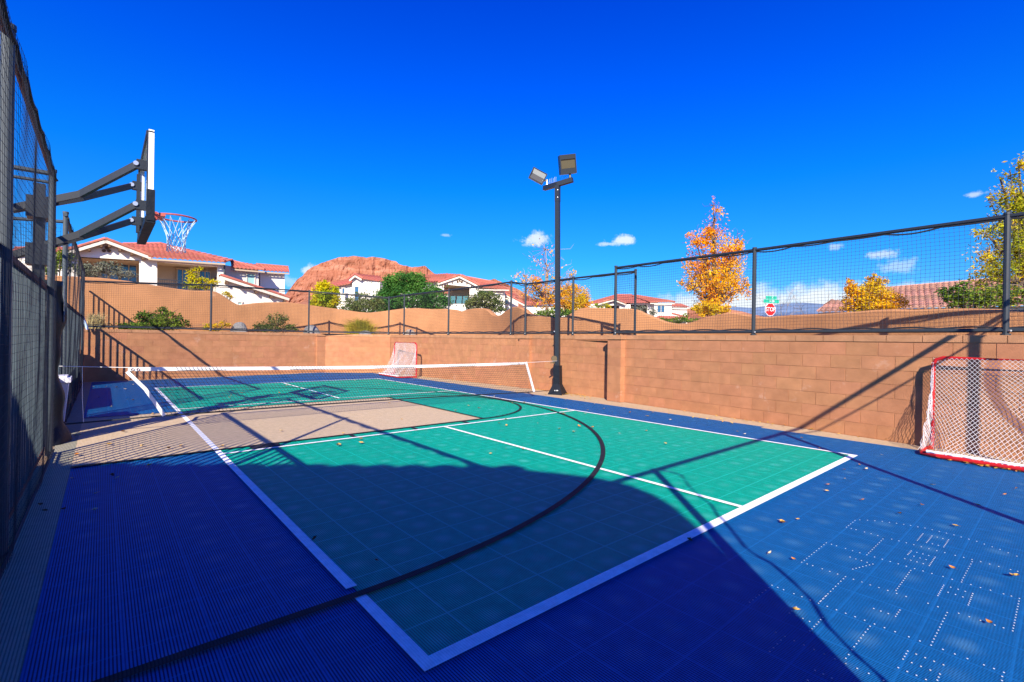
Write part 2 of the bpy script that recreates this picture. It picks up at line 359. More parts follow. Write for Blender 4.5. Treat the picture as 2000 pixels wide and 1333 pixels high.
wl = [(0, .062, 0, .72), (0, .062, .83, KY0-.03), (0, .062, KY0+.05, KY1-.04), (0, .062, KY1+.04, 13.615), (6.042, 6.1, 0, 13.615), (.062, 6.042, 0, .075), (.062, 6.042, 13.555, 13.615), (.062, 6.042, 4.615, 4.668),
      (.062, 6.042, 8.945, 9.0), (3.02, 3.075, .075, 4.615), (3.02, 3.075, 9.0, 13.555)]
lines('court_white_lines', wl, .012, M_WHITE_L)
b = MB()
def arc(b, cx, cy, r, a0, a1, w, z, n=70):
    for i in range(n):
        t0 = a0+(a1-a0)*i/n; t1 = a0+(a1-a0)*(i+1)/n
        P = lambda r_, t: (cx+r_*math.cos(t), cy+r_*math.sin(t), z)
        b.quad(P(r-w/2, t0), P(r+w/2, t0), P(r+w/2, t1), P(r-w/2, t1))
def rect(b, x0, x1, y0, y1, z): b.quad((x0, y0, z), (x1, y0, z), (x1, y1, z), (x0, y1, z))
ZB = .016
CY = (KY0+KY1)/2
rect(b, -1.245, KX, KY0-.025, KY0+.025, ZB); rect(b, -1.245, KX, KY1-.025, KY1+.025, ZB); rect(b, KX-.05, KX, KY0+.026, KY1-.026, ZB)
arc(b, KX, CY, (KY1-KY0)/2, -math.pi/2, math.pi/2, .05, ZB+.0005)
TPR, TPX = 6.03, -.05
a_ = math.acos(0.0)
arc(b, TPX, CY, TPR-.02, -math.pi/2, math.pi/2, .055, ZB+.001, 140)
rect(b, -1.245, TPX, CY-TPR-.0075, CY-TPR+.0475, ZB+.001)
for x0, x1 in ((.36, .70), (1.60, 1.66), (2.56, 2.62), (3.50, 3.56)):
    rect(b, x0, x1, KY0-.20, KY0-.04, ZB)
struct(b.build('court_black_lines', M_BLACK_L))

# dotted outline set into the blue tiles, transcribed dot by dot
dots = []
def row(pts, s, ox, oy): dots.extend((ox+x/s, oy+y/s) for x, y in pts)
def seg(p, q, n, s, ox, oy): dots.extend((ox+(p[0]+(q[0]-p[0])*i/(n-1))/s, oy+(p[1]+(q[1]-p[1])*i/(n-1))/s) for i in range(n))
Z2 = (5.882, 1660, 1000)
row([(113, 98), (202, 102), (287, 108), (371, 115), (453, 127), (535, 137), (618, 149), (697, 162), (780, 178), (862, 192), (945, 212), (1027, 232), (1110, 250), (1195, 271), (1278, 295), (1367, 320), (1457, 345), (1544, 377), (1634, 408), (1725, 439), (1818, 477), (1918, 516)], *Z2)
row([(15, 197), (70, 211), (168, 237), (243, 257), (320, 278), (400, 298), (481, 320), (563, 340), (647, 362), (733, 383), (820, 407), (908, 430), (998, 452), (1090, 475), (1210, 507), (1308, 530), (1403, 555), (1503, 580), (1605, 607), (1710, 634), (1845, 670), (1928, 690)], *Z2)
seg((400, 298), (195, 500), 11, *Z2); seg((840, 257), (775, 333), 7, *Z2); seg((943, 282), (880, 360), 7, *Z2); seg((1133, 327), (1078, 410), 7, *Z2)
row([(1003, 297), (1068, 313), (948, 374), (1015, 391)], *Z2); seg((705, 455), (665, 498), 4, *Z2)
row([(768, 472), (838, 490), (905, 508), (735, 517), (805, 537), (875, 555), (630, 545), (700, 563), (770, 582), (842, 602)], *Z2); seg((978, 527), (912, 625), 7, *Z2)
row([(30, 452), (112, 476), (283, 525), (371, 551), (463, 578), (555, 604), (648, 632), (743, 659), (840, 687), (942, 715), (1070, 750), (1175, 782), (1283, 813), (1390, 843), (1500, 877), (1615, 907), (1765, 950), (1855, 975)], *Z2)
seg((697, 680), (530, 910), 11, *Z2); seg((1403, 580), (1290, 790), 9, *Z2)
row([(67, 547), (132, 567), (197, 587)], *Z2); seg((263, 607), (33, 665), 7, *Z2)
row([(40, 782), (137, 812), (233, 846), (333, 878), (435, 911), (537, 945), (645, 980)], *Z2); seg((1077, 850), (1010, 970), 7, *Z2)
row([(1158, 873), (1243, 897), (1325, 921), (1128, 932), (1213, 957), (1297, 985), (1410, 945), (1402, 968)], *Z2)
Z3 = (4.0, 1500, 1160)
row([(463, 104), (535, 131), (607, 158), (680, 185), (755, 213), (832, 242), (910, 271), (993, 302), (1100, 342), (1187, 375), (1275, 408), (1367, 441), (1460, 477), (1558, 513), (1687, 562), (1765, 591), (1843, 621)], *Z3)
row([(1030, 133), (1019, 149), (1008, 165), (997, 182), (826, 121), (881, 141), (940, 161)], *Z3); seg((797, 260), (655, 443), 9, *Z3); seg((1400, 152), (1285, 382), 11, *Z3)
row([(1250, 80), (1328, 107), (1490, 158), (1573, 185), (1660, 213), (1772, 250), (1840, 272)], *Z3); seg((1965, 42), (1912, 296), 13, *Z3); seg((1600, 5), (1565, 93), 7, *Z3)
seg((1092, 454), (1055, 517), 4, *Z3); row([(1158, 478), (1228, 506), (1298, 534), (1371, 562), (1123, 545), (1195, 574), (1268, 603), (1343, 634), (1018, 584), (1088, 614), (1160, 644), (1234, 677), (1333, 658), (1323, 682), (1830, 653), (1828, 685)], *Z3)
seg((222, 108), (168, 157), 4, *Z3); row([(222, 178), (272, 198), (325, 222), (380, 245), (630, 482), (608, 511), (608, 552), (697, 590), (787, 629), (905, 685)], *Z3); seg((428, 190), (327, 297), 7, *Z3); seg((455, 20), (395, 80), 4, *Z3)
row([(60, 308), (205, 373), (281, 407), (360, 442), (440, 478), (522, 515), (368, 606), (432, 635), (497, 666), (310, 683)], *Z3); seg((132, 340), (13, 458), 5, *Z3)
Z4 = (5.556, 1420, 1000)
seg((1388, 100), (1295, 172), 5, *Z4); seg((1078, 342), (810, 553), 11, *Z4); row([(1133, 358), (1188, 374), (1285, 403), (1362, 427), (1440, 449), (1335, 497), (1397, 517), (870, 572), (930, 590), (1033, 625), (1115, 653), (1200, 682), (1285, 710), (1372, 738), (1463, 767), (1555, 799), (1647, 829)], *Z4)
seg((1263, 733), (1010, 980), 10, *Z4); seg((488, 804), (245, 990), 8, *Z4); row([(550, 828), (613, 852), (725, 895), (812, 928), (903, 963)], *Z4)
b = MB()
for px, py in dots:
    c = gnd(px, py); x, y = c[0], c[1]
    b.box((x, y, .0035), (.0034, .0054, .002))
M_PEG = mat('white peg', (.58, .60, .64), .6)
struct(b.build('court_dotted_emblem', M_PEG))

# ------------------------------------------------------------------ block wall round the court
NEAR = [(7.13, -5.6), (8.06, 4.95)]
MIDB = [(8.25, 5.2), (8.30, 8.35)]
FARC = [(8.28, 8.75), (7.80, 16.16)]
FARD = [(7.80, 16.16), (5.60, 17.60)]
FARE = [(5.50, 17.60), (-1.44, 16.56), (-4.5, 16.1)]
WH = 1.53; CH = .2035; BL = .412
wall = thing('block_wall', (8.1, 5, 0), 'tan concrete block wall with flat caps running round the far and right sides of the court', 'wall')
def courses(bb, bc, p0, p1, phase=0.0):
    p0 = np.array((*p0, 0.0)); p1 = np.array((*p1, 0.0)); d = p1-p0; Ln = np.linalg.norm(d); d /= Ln
    nrm = np.array((d[1], -d[0], 0)); mid = (p0+p1)/2
    if nrm@(np.array((3.0, 6.0, 0))-mid) < 0: nrm = -nrm      # faces the court
    for k in range(7):
        z0 = k*CH; s0 = -(BL/2 if k % 2 else 0)-phase
        while s0 < Ln:
            a, e = max(s0, 0)+.006, min(s0+BL, Ln)-.006
            if e-a > .03:
                c = p0+d*(a+e)/2-nrm*.1+np.array((0, 0, z0+CH/2)); j = rng.uniform(-.0015, .0015)
                bb.box(c+nrm*j, (e-a, .2, CH-.009), d, nrm)
            s0 += BL
    s0 = -phase-.1
    while s0 < Ln:
        a, e = max(s0, 0)+.004, min(s0+BL, Ln)-.004
        if e-a > .02: bc.box(p0+d*(a+e)/2-nrm*.1+np.array((0, 0, 7*CH+.055)), (e-a, .216, .095), d, nrm)
        s0 += BL
    return p0, p1, d, nrm, Ln
def wall_run(path, phase=0.0):
    bb, bc, bm = MB(), MB(), MB()
    for q0, q1 in zip(path, path[1:]):
        p0, p1, d, nrm, Ln = courses(bb, bc, q0, q1, phase)
        bm.box((p0+p1)/2-nrm*.104+np.array((0, 0, .74)), (Ln-.004, .198, 1.53), d, nrm)
    w = bm.build('wall_section', M_MORTAR, wall)
    o = bb.build('blocks', M_BLOCK, w); c = bc.build('cap', M_CAP, w)
wall_run(NEAR); wall_run(MIDB, .1); wall_run(FARC, .2); wall_run(FARD, .05); wall_run(FARE, .15)
def pilaster(cx, cy, d, wdt=.40, dep=.40, h=7*CH):
    d = np.array((*d, 0.0)); d /= np.linalg.norm(d); n = np.array((d[1], -d[0], 0)); bb = MB(); bc = MB()
    bb2 = MB(); bb2.box((cx, cy, h/2), (wdt-.006, dep-.006, h), d, n)
    w = bb2.build('pilaster', M_MORTAR, wall)
    for k in range(7): bb.box((cx, cy, k*CH+CH/2), (wdt, dep, CH-.010), d, n)
    bb.build('blocks', M_BLOCK, w)
    bc.box((cx, cy, h+.055), (wdt+.05, dep+.05, .098), d, n); bc.build('cap', M_CAP, w)
pilaster(8.13, 5.12, (0.09, 1)); pilaster(8.41, 8.55, (-.02, 1), .42, .40); pilaster(5.56, 17.72, (-.99, -.14), .46, .40)

# ------------------------------------------------------------------ wavy stucco wall and the planting bed between
WAVY = [(-6, 18.4), (-1.5, 18.35), (5.5, 19.2), (7.8, 18.7), (9.0, 17.5), (10.1, 15.4), (10.35, 13.8), (10.1, 12), (9.6, 10.6), (9.3, 9.7), (9.42, 8), (9.65, 6.9), (10.1, 4.7), (9.75, 2.5), (9.12, .75), (8.75, -1), (8.45, -4), (8.2, -7)]
for _k in range(3):      # round the corners of the plan
    _q = [WAVY[0]]
    for (x0, y0), (x1, y1) in zip(WAVY, WAVY[1:]): _q += [(x0*.75+x1*.25, y0*.75+y1*.25), (x0*.25+x1*.75, y0*.25+y1*.75)]
    WAVY = _q+[WAVY[-1]]
WT = [(60, 536), (120, 539), (160, 541), (200, 543), (250, 549), (300, 557), (350, 565), (380, 568), (412, 568), (425, 571), (440, 580), (453, 589), (466, 596), (480, 594.5), (500, 592), (530, 590.5), (560, 590.5), (585, 593), (610, 597), (640, 601), (670, 605), (700, 609.5), (720, 611), (740, 609), (770, 605), (790, 602.5), (815, 602), (840, 604),
      (870, 603.5), (888, 605), (899, 609), (908, 605.5), (925, 602.5), (943, 602.5), (951, 605), (959, 613), (967, 617.5), (976, 616), (987, 607), (1000, 599), (1012, 599.5), (1022, 604), (1031, 612), (1040, 615), (1060, 617.5), (1090, 620), (1105, 618), (1120, 608), (1130, 603), (1142, 601), (1170, 602), (1200, 602.5), (1230, 603), (1246, 605.5), (1260, 613), (1280, 621), (1300, 629),
      (1320, 632.5), (1340, 632), (1352, 629), (1370, 621), (1390, 617), (1412, 612), (1430, 611), (1450, 614), (1475, 619), (1500, 619), (1540, 615.5), (1600, 613), (1660, 609.5), (1700, 606), (1740, 604), (1780, 605), (1850, 603), (1900, 602.5), (1960, 604), (2000, 606), (2060, 609), (2120, 608)]
b = MB(); prev = None; xs = np.linspace(60, 2120, 420); wx = [p[0] for p in WT]; wy = [p[1] for p in WT]
front = []
for px in xs:
    py = np.interp(px, wx, wy); P = on_path(px, py, WAVY)
    if P is not None: front.append(P)
for i in range(len(front)-1):
    a, c = front[i], front[i+1]
    t = c-a; t[2] = 0; t /= np.linalg.norm(t)+1e-9; n = np.array((-t[1], t[0], 0)); n = n if n@(a-CAM) > 0 else -n
    o = n*.22; bz = 1.2
    za = np.array((0, 0, a[2])); zc = np.array((0, 0, c[2])); A = np.array((a[0], a[1], 0)); Cc = np.array((c[0], c[1], 0)); B0 = np.array((0, 0, bz))
    r_ = np.array((0, 0, .03))
    b.add([A+B0, Cc+B0, Cc+zc-r_, A+za-r_, Cc+zc+n*.05, A+za+n*.05, Cc+zc+n*.17, A+za+n*.17, Cc+o+zc-r_, A+o+za-r_, Cc+o+B0, A+o+B0],
          [(0, 1, 2, 3), (3, 2, 4, 5), (5, 4, 6, 7), (7, 6, 8, 9), (9, 8, 10, 11)])
o = b.build('garden_wall', M_STUCCO, smooth=False)
tag(o, 'smooth tan stucco garden wall with a wavy top edge, behind the netting and the planting bed', 'wall')
# the raised bed
bed_in = [(7.2, -5.6), (8.15, 4.95), (8.4, 8.5), (7.95, 16.2), (5.62, 17.75), (-1.44, 16.7), (-6, 16.1)]
bed_out = [(8.5, -5.6), (10.3, 4.95), (9.7, 9), (10.6, 14), (8.3, 18.9), (5.5, 19.3), (-6, 18.5)]
b = MB()
top = [(x, y, 1.40) for x, y in bed_in]+[(x, y, 1.38) for x, y in bed_out[::-1]]
nb_ = len(bed_in)
tv = [(x, y, 1.40) for x, y in bed_in]+[(bed_out[min(i, len(bed_out)-1)][0], bed_out[min(i, len(bed_out)-1)][1], 1.38) for i in range(nb_)]
b.add(tv, [(i, i+1, nb_+i+1, nb_+i) for i in range(nb_-1)])
struct(b.build('planting_bed', M_SAND))

# ------------------------------------------------------------------ netting
def netting(b, path, zb, zt, sp=.052, r=.0019, wob=.010, seed=0, zfun=None):
    """square-mesh netting hung along a ground-plan path: strands are real thin tubes"""
    rg = np.random.default_rng(seed)
    pts = [np.array(p, float) for p in path]; segl = [np.linalg.norm(q-p) for p, q in zip(pts, pts[1:])]; tot = sum(segl)
    def xy(s):
        for p, q, l_ in zip(pts, pts[1:], segl):
            if s <= l_ or q is pts[-1]: return p+(q-p)*min(s/l_, 1)
            s -= l_
    ph = rg.uniform(0, 6, 6)
    def P(s, z):
        c = xy(s); u = s/tot
        zt_ = zfun(s)[1] if zfun else zt
        w = wob*(math.sin(s*3.1+ph[0]+z*1.7)+.6*math.sin(s*7.3+ph[1]-z*2.9)); g = wob*(math.sin(z*5+ph[2]+s*1.3)+.7*math.sin(s*5.1+ph[3]+z*2))
        return np.array((c[0]+w, c[1]+g, z+.6*w))
    nv = int(tot/sp)
    for i in range(nv+1):
        s = i*sp; z0, z1 = (zfun(s) if zfun else (zb, zt)); nh = max(4, int((z1-z0)/.36))
        b.tube([P(s, z0+(z1-z0)*k/nh) for k in range(nh+1)], r, 3, cap=False)
    z0, z1 = (zfun(0) if zfun else (zb, zt)); nz_ = int((z1-z0)/sp); ns = max(2, int(tot/.25))
    for k in range(nz_+1):
        pl = []
        for i in range(ns+1):
            s = tot*i/ns; a, e = (zfun(s) if zfun else (zb, zt)); pl.append(P(s, a+(e-a)*k/max(nz_, 1)))
        b.tube(pl, r, 3, cap=False)

def shifted(path, dist):
    """offset a plan path away from the court"""
    out = []
    for i, p in enumerate(path):
        a = np.array(path[max(i-1, 0)], float); c = np.array(path[min(i+1, len(path)-1)], float); t = (c-a)/np.linalg.norm(c-a); n = np.array((t[1], -t[0]))
        if n@(np.array((3., 6.))-np.array(p)) > 0: n = -n
        out.append(tuple(np.array(p)+n*dist))
    return out
NEAR_M = shifted(NEAR, .10); MID_M = shifted([(8.25, 4.9)]+[(8.30, 8.35)], .13); FARC_M = shifted(FARC, .10); FAR_M = shifted([FARD[0], FARD[1], (-1.44, 16.56), (-1.6, 16.53)], .10)
def net_fence(label, posts, extra_pts, r_post, seed, cat='fence', name='netting_fence'):
    """posts: list of (x, y, ztop); rails run post to post; black rope and netting laced between"""
    base = thing(name, (posts[0][0], posts[0][1], WH), label, cat)
    for x, y, zt in posts:
        b = MB(); b.tube([(x, y, WH-.03), (x, y, zt)], r_post, 10); b.tube([(x, y, zt), (x, y, zt+.03)], r_post*1.15, 10); b.tube([(x, y, WH-.03), (x, y, WH+.02)], r_post*1.5, 10)
        p = b.build('post', M_STEEL, base)
        bb = MB(); bb.tube([(x-.0, y-.0, WH+.055), (x-.05, y-.05, WH+.055)], .012, 6); bb.build('bolt', M_BOLT, p)
    bt, bbm, bn, br = MB(), MB(), MB(), MB()
    for i, ((x0, y0, z0), (x1, y1, z1)) in enumerate(zip(posts, posts[1:])):
        bt.tube([(x0, y0, z0-.02), (x1, y1, z1-.02)], r_post*.8, 8); bbm.tube([(x0, y0, WH+.06), (x1, y1, WH+.06)], r_post*.85, 8)
        Ln = math.hypot(x1-x0, y1-y0)
        netting(bn, [(x0, y0), (x1, y1)], WH+.07, z0-.03, seed=seed+i, zfun=lambda s, a=z0, e=z1, Ln=Ln: (WH+.07, a+(e-a)*s/Ln-.035))
        # bunched selvage rope drooping under the top rail and over the bottom rail
        k = max(2, int(Ln/.62)); pl = []; pb = []
        for j in range(k*8+1):
            u = j/(k*8); v = (u*k) % 1; dr = .035*math.sin(math.pi*v)*(0.6+.5*math.sin(j//8*2.3+i))
            pl.append((x0+(x1-x0)*u, y0+(y1-y0)*u, z0+(z1-z0)*u-.045-dr)); pb.append((x0+(x1-x0)*u, y0+(y1-y0)*u, WH+.085+.022*math.sin(math.pi*v)))
        br.tube(pl, .012, 5); br.tube(pb, .012, 5)
    bt.build('top_rail', M_BLACK, base); bbm.build('bottom_rail', M_STEEL, base); n_ = bn.build('net', M_NETB, base); br.build('edge_rope', M_BANDB, base)
    return base
def post_at(px, pyt, path): P = on_path(px, pyt, path); return (P[0], P[1], P[2])
pn = [post_at(x, y, NEAR_M) for x, y in ((1203, 522), (1474, 487), (1968, 420))]
ext = np.array(NEAR_M[0]); pn.append((ext[0]+.1, ext[1]+1.0, 3.05))
net_fence('taller black netting fence on the right block wall with a drooping rope under its rail', pn, None, .034, 11)
far_posts = [(-1.5, 16.68, 2.9)]+[post_at(x, y, FAR_M) for x, y in ((413, 556), (604, 568.5), (760, 581))]
far_posts += [post_at(x, y, FARC_M) for x, y in ((790, 576), (877, 566), (999, 550))]
far_posts += [post_at(x, y, MID_M) for x, y in ((1027, 554), (1120, 542.5))]
pe = np.array(MID_M[0]); far_posts.append((pe[0], pe[1]+.0, 3.04))
net_fence('lower black netting fence with many thin posts along the far block wall', far_posts, None, .03, 31)

# ------------------------------------------------------------------ left picket fences with netting
def picket_fence(label, y0, y1, posts_y, x0=-1.515, step=.145):
    base = thing('picket_fence', (x0, y0, 0), label, 'fence')
    b = MB(); y = y0
    while y < y1: b.box((x0, y, .97), (.025, .025, 1.78)); y += step
    b.build('pickets', M_PICKET, base)
    b = MB(); b.box((x0, (y0+y1)/2, 1.885), (.045, y1-y0, .045)); b.build('top_rail', M_RUST, base)
    b = MB(); b.box((x0, (y0+y1)/2, .07), (.038, y1-y0, .038)); b.build('bottom_rail', M_RUST, base)
    for py in posts_y:
        b = MB(); b.tube([(x0+.055, py, 0), (x0+.055, py, 3.17)], .032, 12); b.tube([(x0+.055, py, 3.17), (x0+.055, py, 3.2)], .037, 12); b.build('post', M_STEELR, base)
    b = MB(); b.tube([(x0+.05, y0, 3.15), (x0+.05, y1, 3.15)], .027, 8); b.build('net_rail', M_RUST if y0 < 0 else M_STEELR, base)
    b = MB(); netting(b, [(x0+.092, y0), (x0+.092, y1)], .03, 3.12, sp=.055, r=.0012, wob=.010, seed=int(y0*10)+100); b.build('net', M_NETB, base)
    b = MB(); k = int((y1-y0)/.55); pl = []
    for j in range(k*8+1):
        u = j/(k*8); v = (u*k) % 1; pl.append((x0+.085, y0+(y1-y0)*u, 3.10-.04*math.sin(math.pi*v)))
    b.tube(pl, .016, 5); b.tube([(x0+.092, y0, .05), (x0+.092, y1, .05)], .010, 5); b.build('edge_rope', M_BANDB, base)
    return base
picket_fence('grey steel picket fence with a rusty top rail and black netting, nearest on the left', -2.6, 5.78, (-2.5, 2.43, 5.72))
picket_fence('dark netted picket fence beyond the basketball pole, ending at the far wall', 8.1, 16.4, (8.15, 16.25))
panel = thing('picket_fence', (-1.52, 16.75, 1.4), 'short grey picket panel standing on the planting bed at its left end', 'fence')
b = MB()
for y in np.arange(16.8, 18.25, .125): b.box((-1.52, y, 2.13), (.022, .022, 1.46))
b.build('pickets', M_PICKET, panel); b = MB(); b.box((-1.52, 17.52, 2.87), (.04, 1.5, .04)); b.build('top_rail', M_PICKET, panel); b = MB(); b.box((-1.52, 17.52, 1.47), (.03, 1.5, .03)); b.build('bottom_rail', M_PICKET, panel)
# netted bay round the hoop pole
bay = thing('net_bay', (-2.05, 7, 0), 'dark pipe and netting bay boxed round the back of the basketball pole', 'fence')
for x, y in ((-2.05, 5.72), (-2.05, 8.15)):
    b = MB(); b.tube([(x, y, 0), (x, y, 3.17)], .035, 10); b.build('post', M_STEELR, bay)
b = MB(); b.tube([(-1.45, 5.72, 3.15), (-2.05, 5.72, 3.15)], .026, 8); b.tube([(-1.45, 5.72, 3.05), (-2.05, 5.72, 3.05)], .018, 8)
b.tube([(-2.05, 5.72, 3.12), (-2.05, 8.15, 3.0)], .024, 8); b.tube([(-2.05, 8.15, 3.0), (-1.45, 8.15, 3.05)], .026, 8); b.tube([(-2.05, 8.15, 1.6), (-1.45, 8.15, 1.6)], .02, 8)
build_each(b, 'rail', M_STEELR, bay)
b = MB(); netting(b, [(-2.05, 5.78), (-2.05, 8.15), (-1.5, 8.15)], .05, 3.0, seed=77); b.build('net', M_NETB, bay)
# unseen solid blocks added outside the far-left fence to cast shade on the court
low = thing('low_shade_caster', (-1.75, 12, 0), 'unseen low blocks added outside the far-left picket fence to shade the court', 'wall')
b = MB(); b.box((-1.66, 12.0, .16), (.16, 8.6, .34)); b.build('wall_section', M_BLOCK, low)  # plain low run, added for its shadow
for y0, y1, h in ((6.95, 8.25, .80), (9.45, 13.6, .62), (14.9, 16.3, 1.0)):
    b = MB(); b.box((-1.66, (y0+y1)/2, h/2), (.2, y1-y0, h)); b.build('shade_block', M_BLOCK, low)

# ------------------------------------------------------------------ south side netting frame (behind the viewer): its rail and posts shade the court
south = thing('pipe_frame', (3, -2.68, 0), 'dark pipe frame on the south side of the court whose rail throws long shadows', 'fence')
b = MB(); b.tube([(-1.45, -2.68, 3.17), (7.25, -2.68, 3.17)], .034, 8); b.build('top_rail', M_BLACK, south)
for x in (-.12, 3.35, 5.87):
    b = MB(); b.tube([(x, -2.68, 0), (x, -2.68, 3.2)], .040, 10); b.build('post', M_BLACK, south)
b = MB()
def sag(a, c, d, n=16): return [np.array(a)*(1-t)+np.array(c)*t-np.array((0, 0, d*4*t*(1-t))) for t in np.linspace(0, 1, n)]
b.tube(sag((3.35, -2.70, 3.12), (7.25, -2.70, 3.12), .20), .014, 5)
b.build('rope', M_BANDB, south)

# ------------------------------------------------------------------ basketball hoop
hoop = thing('basketball_hoop', (-1.62, 6.65, 0), 'pole mounted basketball hoop with a clear board, dark arms and an orange rim', 'basketball hoop')
PX, PY = -1.63, 6.65
b = MB(); b.tube([(PX, PY, 0), (PX, PY, 3.22)], .075, 4, sq=False); b.build('pole', M_BLACK, hoop)
b = MB()   # wrinkled wrapped pad
ring = 14; hs_ = 26
pv = []
for i in range(hs_+1):
    z = 2.02*i/hs_; rr = .135+.022*math.sin(z*5.1)+.014*math.sin(z*13)+(.10*max(0, 1-z/.22) if z < .22 else 0)
    for k in range(ring):
        a = 2*math.pi*k/ring; q = rr*(1+.10*math.sin(3*a+z*4)+.06*math.sin(5*a-z*7)); pv.append((PX+.10+q*math.cos(a)*.95, PY-.1+q*math.sin(a)*1.1, z))
b.add(pv, [(i*ring+k, i*ring+(k+1) % ring, (i+1)*ring+(k+1) % ring, (i+1)*ring+k) for i in range(hs_) for k in range(ring)]+[tuple(range(hs_*ring, (hs_+1)*ring))])
pad = b.build('pole_pad', M_PAD, hoop, smooth=True)
b = MB()
b.box((PX+.10+.142, PY-.13, 1.74), (.003, .06, .46))
for i in range(5): b.box((PX+.10+.145, PY-.13, 1.90-.075*i-(.05 if i > 2 else 0)), (.005, .05, .045))
b.build('pad_lettering', M_GREYL, pad)
BX0, BX1, BYA, BYB, BZ0, BZ1 = -.615, -.560, 5.68, 7.50, 2.80, 3.87
b = MB(); b.box(((BX0+BX1)/2+.02, (BYA+BYB)/2, (BZ0+BZ1)/2+.02), (.012, BYB-BYA-.08, BZ1-BZ0-.1)); glass = b.build('backboard', M_GLASSY, hoop)
b = MB()
for y in (BYA, BYB): b.box(((BX0+BX1)/2, y, (BZ0+BZ1)/2), (BX1-BX0, .035, BZ1-BZ0))
b.box(((BX0+BX1)/2, (BYA+BYB)/2, BZ1), (BX1-BX0, BYB-BYA+.035, .035)); b.box(((BX0+BX1)/2, (BYA+BYB)/2, BZ0), (BX1-BX0, BYB-BYA+.035, .035))
fr = b.build('board_frame', M_WHITE, hoop)
b = MB(); b.box((BX0-.012, (BYA+BYB)/2, BZ1-.02), (.02, BYB-BYA, .05)); b.box((BX0-.008, BYA+.0, (BZ0+BZ1)/2), (.012, .03, BZ1-BZ0)); b.box((BX0-.012, BYB-.02, (BZ0+BZ1)/2), (.02, .05, BZ1-BZ0)); b.build('frame_back', M_BLACK, hoop)
b = MB()
cy = (BYA+BYB)/2
for z0, z1 in ((3.09, 3.115), (3.53, 3.555)): b.box((BX1-.01, cy, (z0+z1)/2), (.004, .61, .03))
for y in (cy-.29, cy+.29): b.box((BX1-.01, y, 3.32), (.004, .03, .44))
b.build('target_square', M_WHITE, hoop)
b = MB()
for y in (BYA-.01, BYB+.01): b.box(((BX0+BX1)/2, y, BZ0+.16), (.085, .06, .38))
b.box(((BX0+BX1)/2, cy, BZ0-.02), (.105, BYB-BYA+.06, .07)); b.build('board_pad', M_PAD, hoop)
# arms: two pairs spreading from the pole to brackets behind the board
AX = -.70
for (za, zk, zb_) in ((2.93, 3.13, 3.545), (2.36, 2.62, 3.03)):
    for ya, nm in ((6.08, 'near'), (7.22, 'far')):
        b = MB()
        pts = [(-1.86, PY+(-.05 if ya < PY else .05), za-.06), (-1.25, PY+(-.12 if ya < PY else .12), zk+.02), (AX, ya, zb_)]
        for p, q in zip(pts, pts[1:]):
            p = np.array(p); q = np.array(q); t = q-p; ln = np.linalg.norm(t); t /= ln; s_ = np.cross(t, (0, 0, 1)); s_ /= np.linalg.norm(s_); u_ = np.cross(s_, t)
            b.box((p+q)/2, (ln+.03, .048, .080), t, s_, u_)
        b.box((AX+.04, ya, zb_), (.11, .075, .12)); arm = b.build('arm', M_BLACK, hoop)
        b = MB(); sg = -1 if ya < PY else 1
        b.tube([(AX-.02, ya-.055, zb_), (AX-.02, ya+.055, zb_)], .028, 10); b.build('bolt', M_BOLT, arm)
b = MB()
b.box((-.645, 7.22, 3.29), (.04, .07, .85))
b.build('mount_bar', M_BLACK, hoop)
b = MB(); b.box((PX, PY, 2.92), (.22, .24, .26)); b.box((PX, PY, 2.34), (.22, .24, .26)); build_each(b, 'clamp', M_BLACK, hoop)
RC = np.array((-.235, cy, 3.035)); RRD = .235
b = MB(); b.loop([RC+np.array((RRD*math.cos(a), RRD*math.sin(a), 0)) for a in np.linspace(0, 2*math.pi, 40, endpoint=False)], .012, 8)
b.box((-.51, cy, 3.02), (.10, .13, .10)); b.prism([(-.47, cy-.13, 3.0), (-.38, cy-.20, 3.0), (-.38, cy+.20, 3.0), (-.47, cy+.13, 3.0)], (0, 0, .045))
b.build('rim', M_ORANGE, hoop)
b = MB()
def hoop_net(k, t):   # t 0 at the rim, 1 at the bottom
    r_ = .225*(1-t)+.115*t-.055*math.sin(math.pi*t)*.9; return r_
for k in range(12):
    for sgn in (1, -1):
        pl = []
        for t in np.linspace(0, 1, 12):
            a = 2*math.pi*(k+sgn*t*2.4*(.35+.65*t))/12+.1; r_ = hoop_net(k, t); pl.append(RC+np.array((r_*math.cos(a), r_*math.sin(a), -.02-.46*t)))
        b.tube(pl, .0048, 4)
b.build('rim_net', M_CORDW, hoop)

# ------------------------------------------------------------------ bin, broom pole
bn_ = thing('wheeled_bin', (-1.56, 8.75, 0), 'small white plastic bin with a lid beside the basketball pole pad', 'bin')
b = MB(); c = np.array((-1.565, 7.85, 0)); M_BIN = mat('white bin plastic', (.62, .62, .68), .5)
lo, hi = .13, .18
b.hexa([c+(-lo, -lo, .04), c+(lo, -lo, .04), c+(lo, lo, .04), c+(-lo, lo, .04), c+(-hi, -hi, .66), c+(hi, -hi, .66), c+(hi, hi, .66), c+(-hi, hi, .66)]); b.build('body', M_BIN, bn_)
b = MB(); b.box(c+(0, 0, .70), (.41, .41, .07)); b.box(c+(0, 0, .745), (.33, .33, .03)); b.build('lid', M_BIN, bn_)
b = MB(); [b.tube([c+(sx*.13-.012, -.12, .05), c+(sx*.13+.012, -.12, .05)], .05, 10) for sx in (-1, 1)]; build_each(b, 'wheel', M_PAD, bn_)
p0 = on_path(160, 615, [(-1.6, 16.4), (4, 17.2)]); p1 = on_path(171, 644, [(-1.6, 16.4), (4, 17.2)])
b = MB(); b.tube([p0, p1], .03, 6); tag(b.build('pole', mat('pale blue pole', (.45, .6, .85), .4)), 'short pale blue pole leaning at the top of the far wall, left end', 'pole')

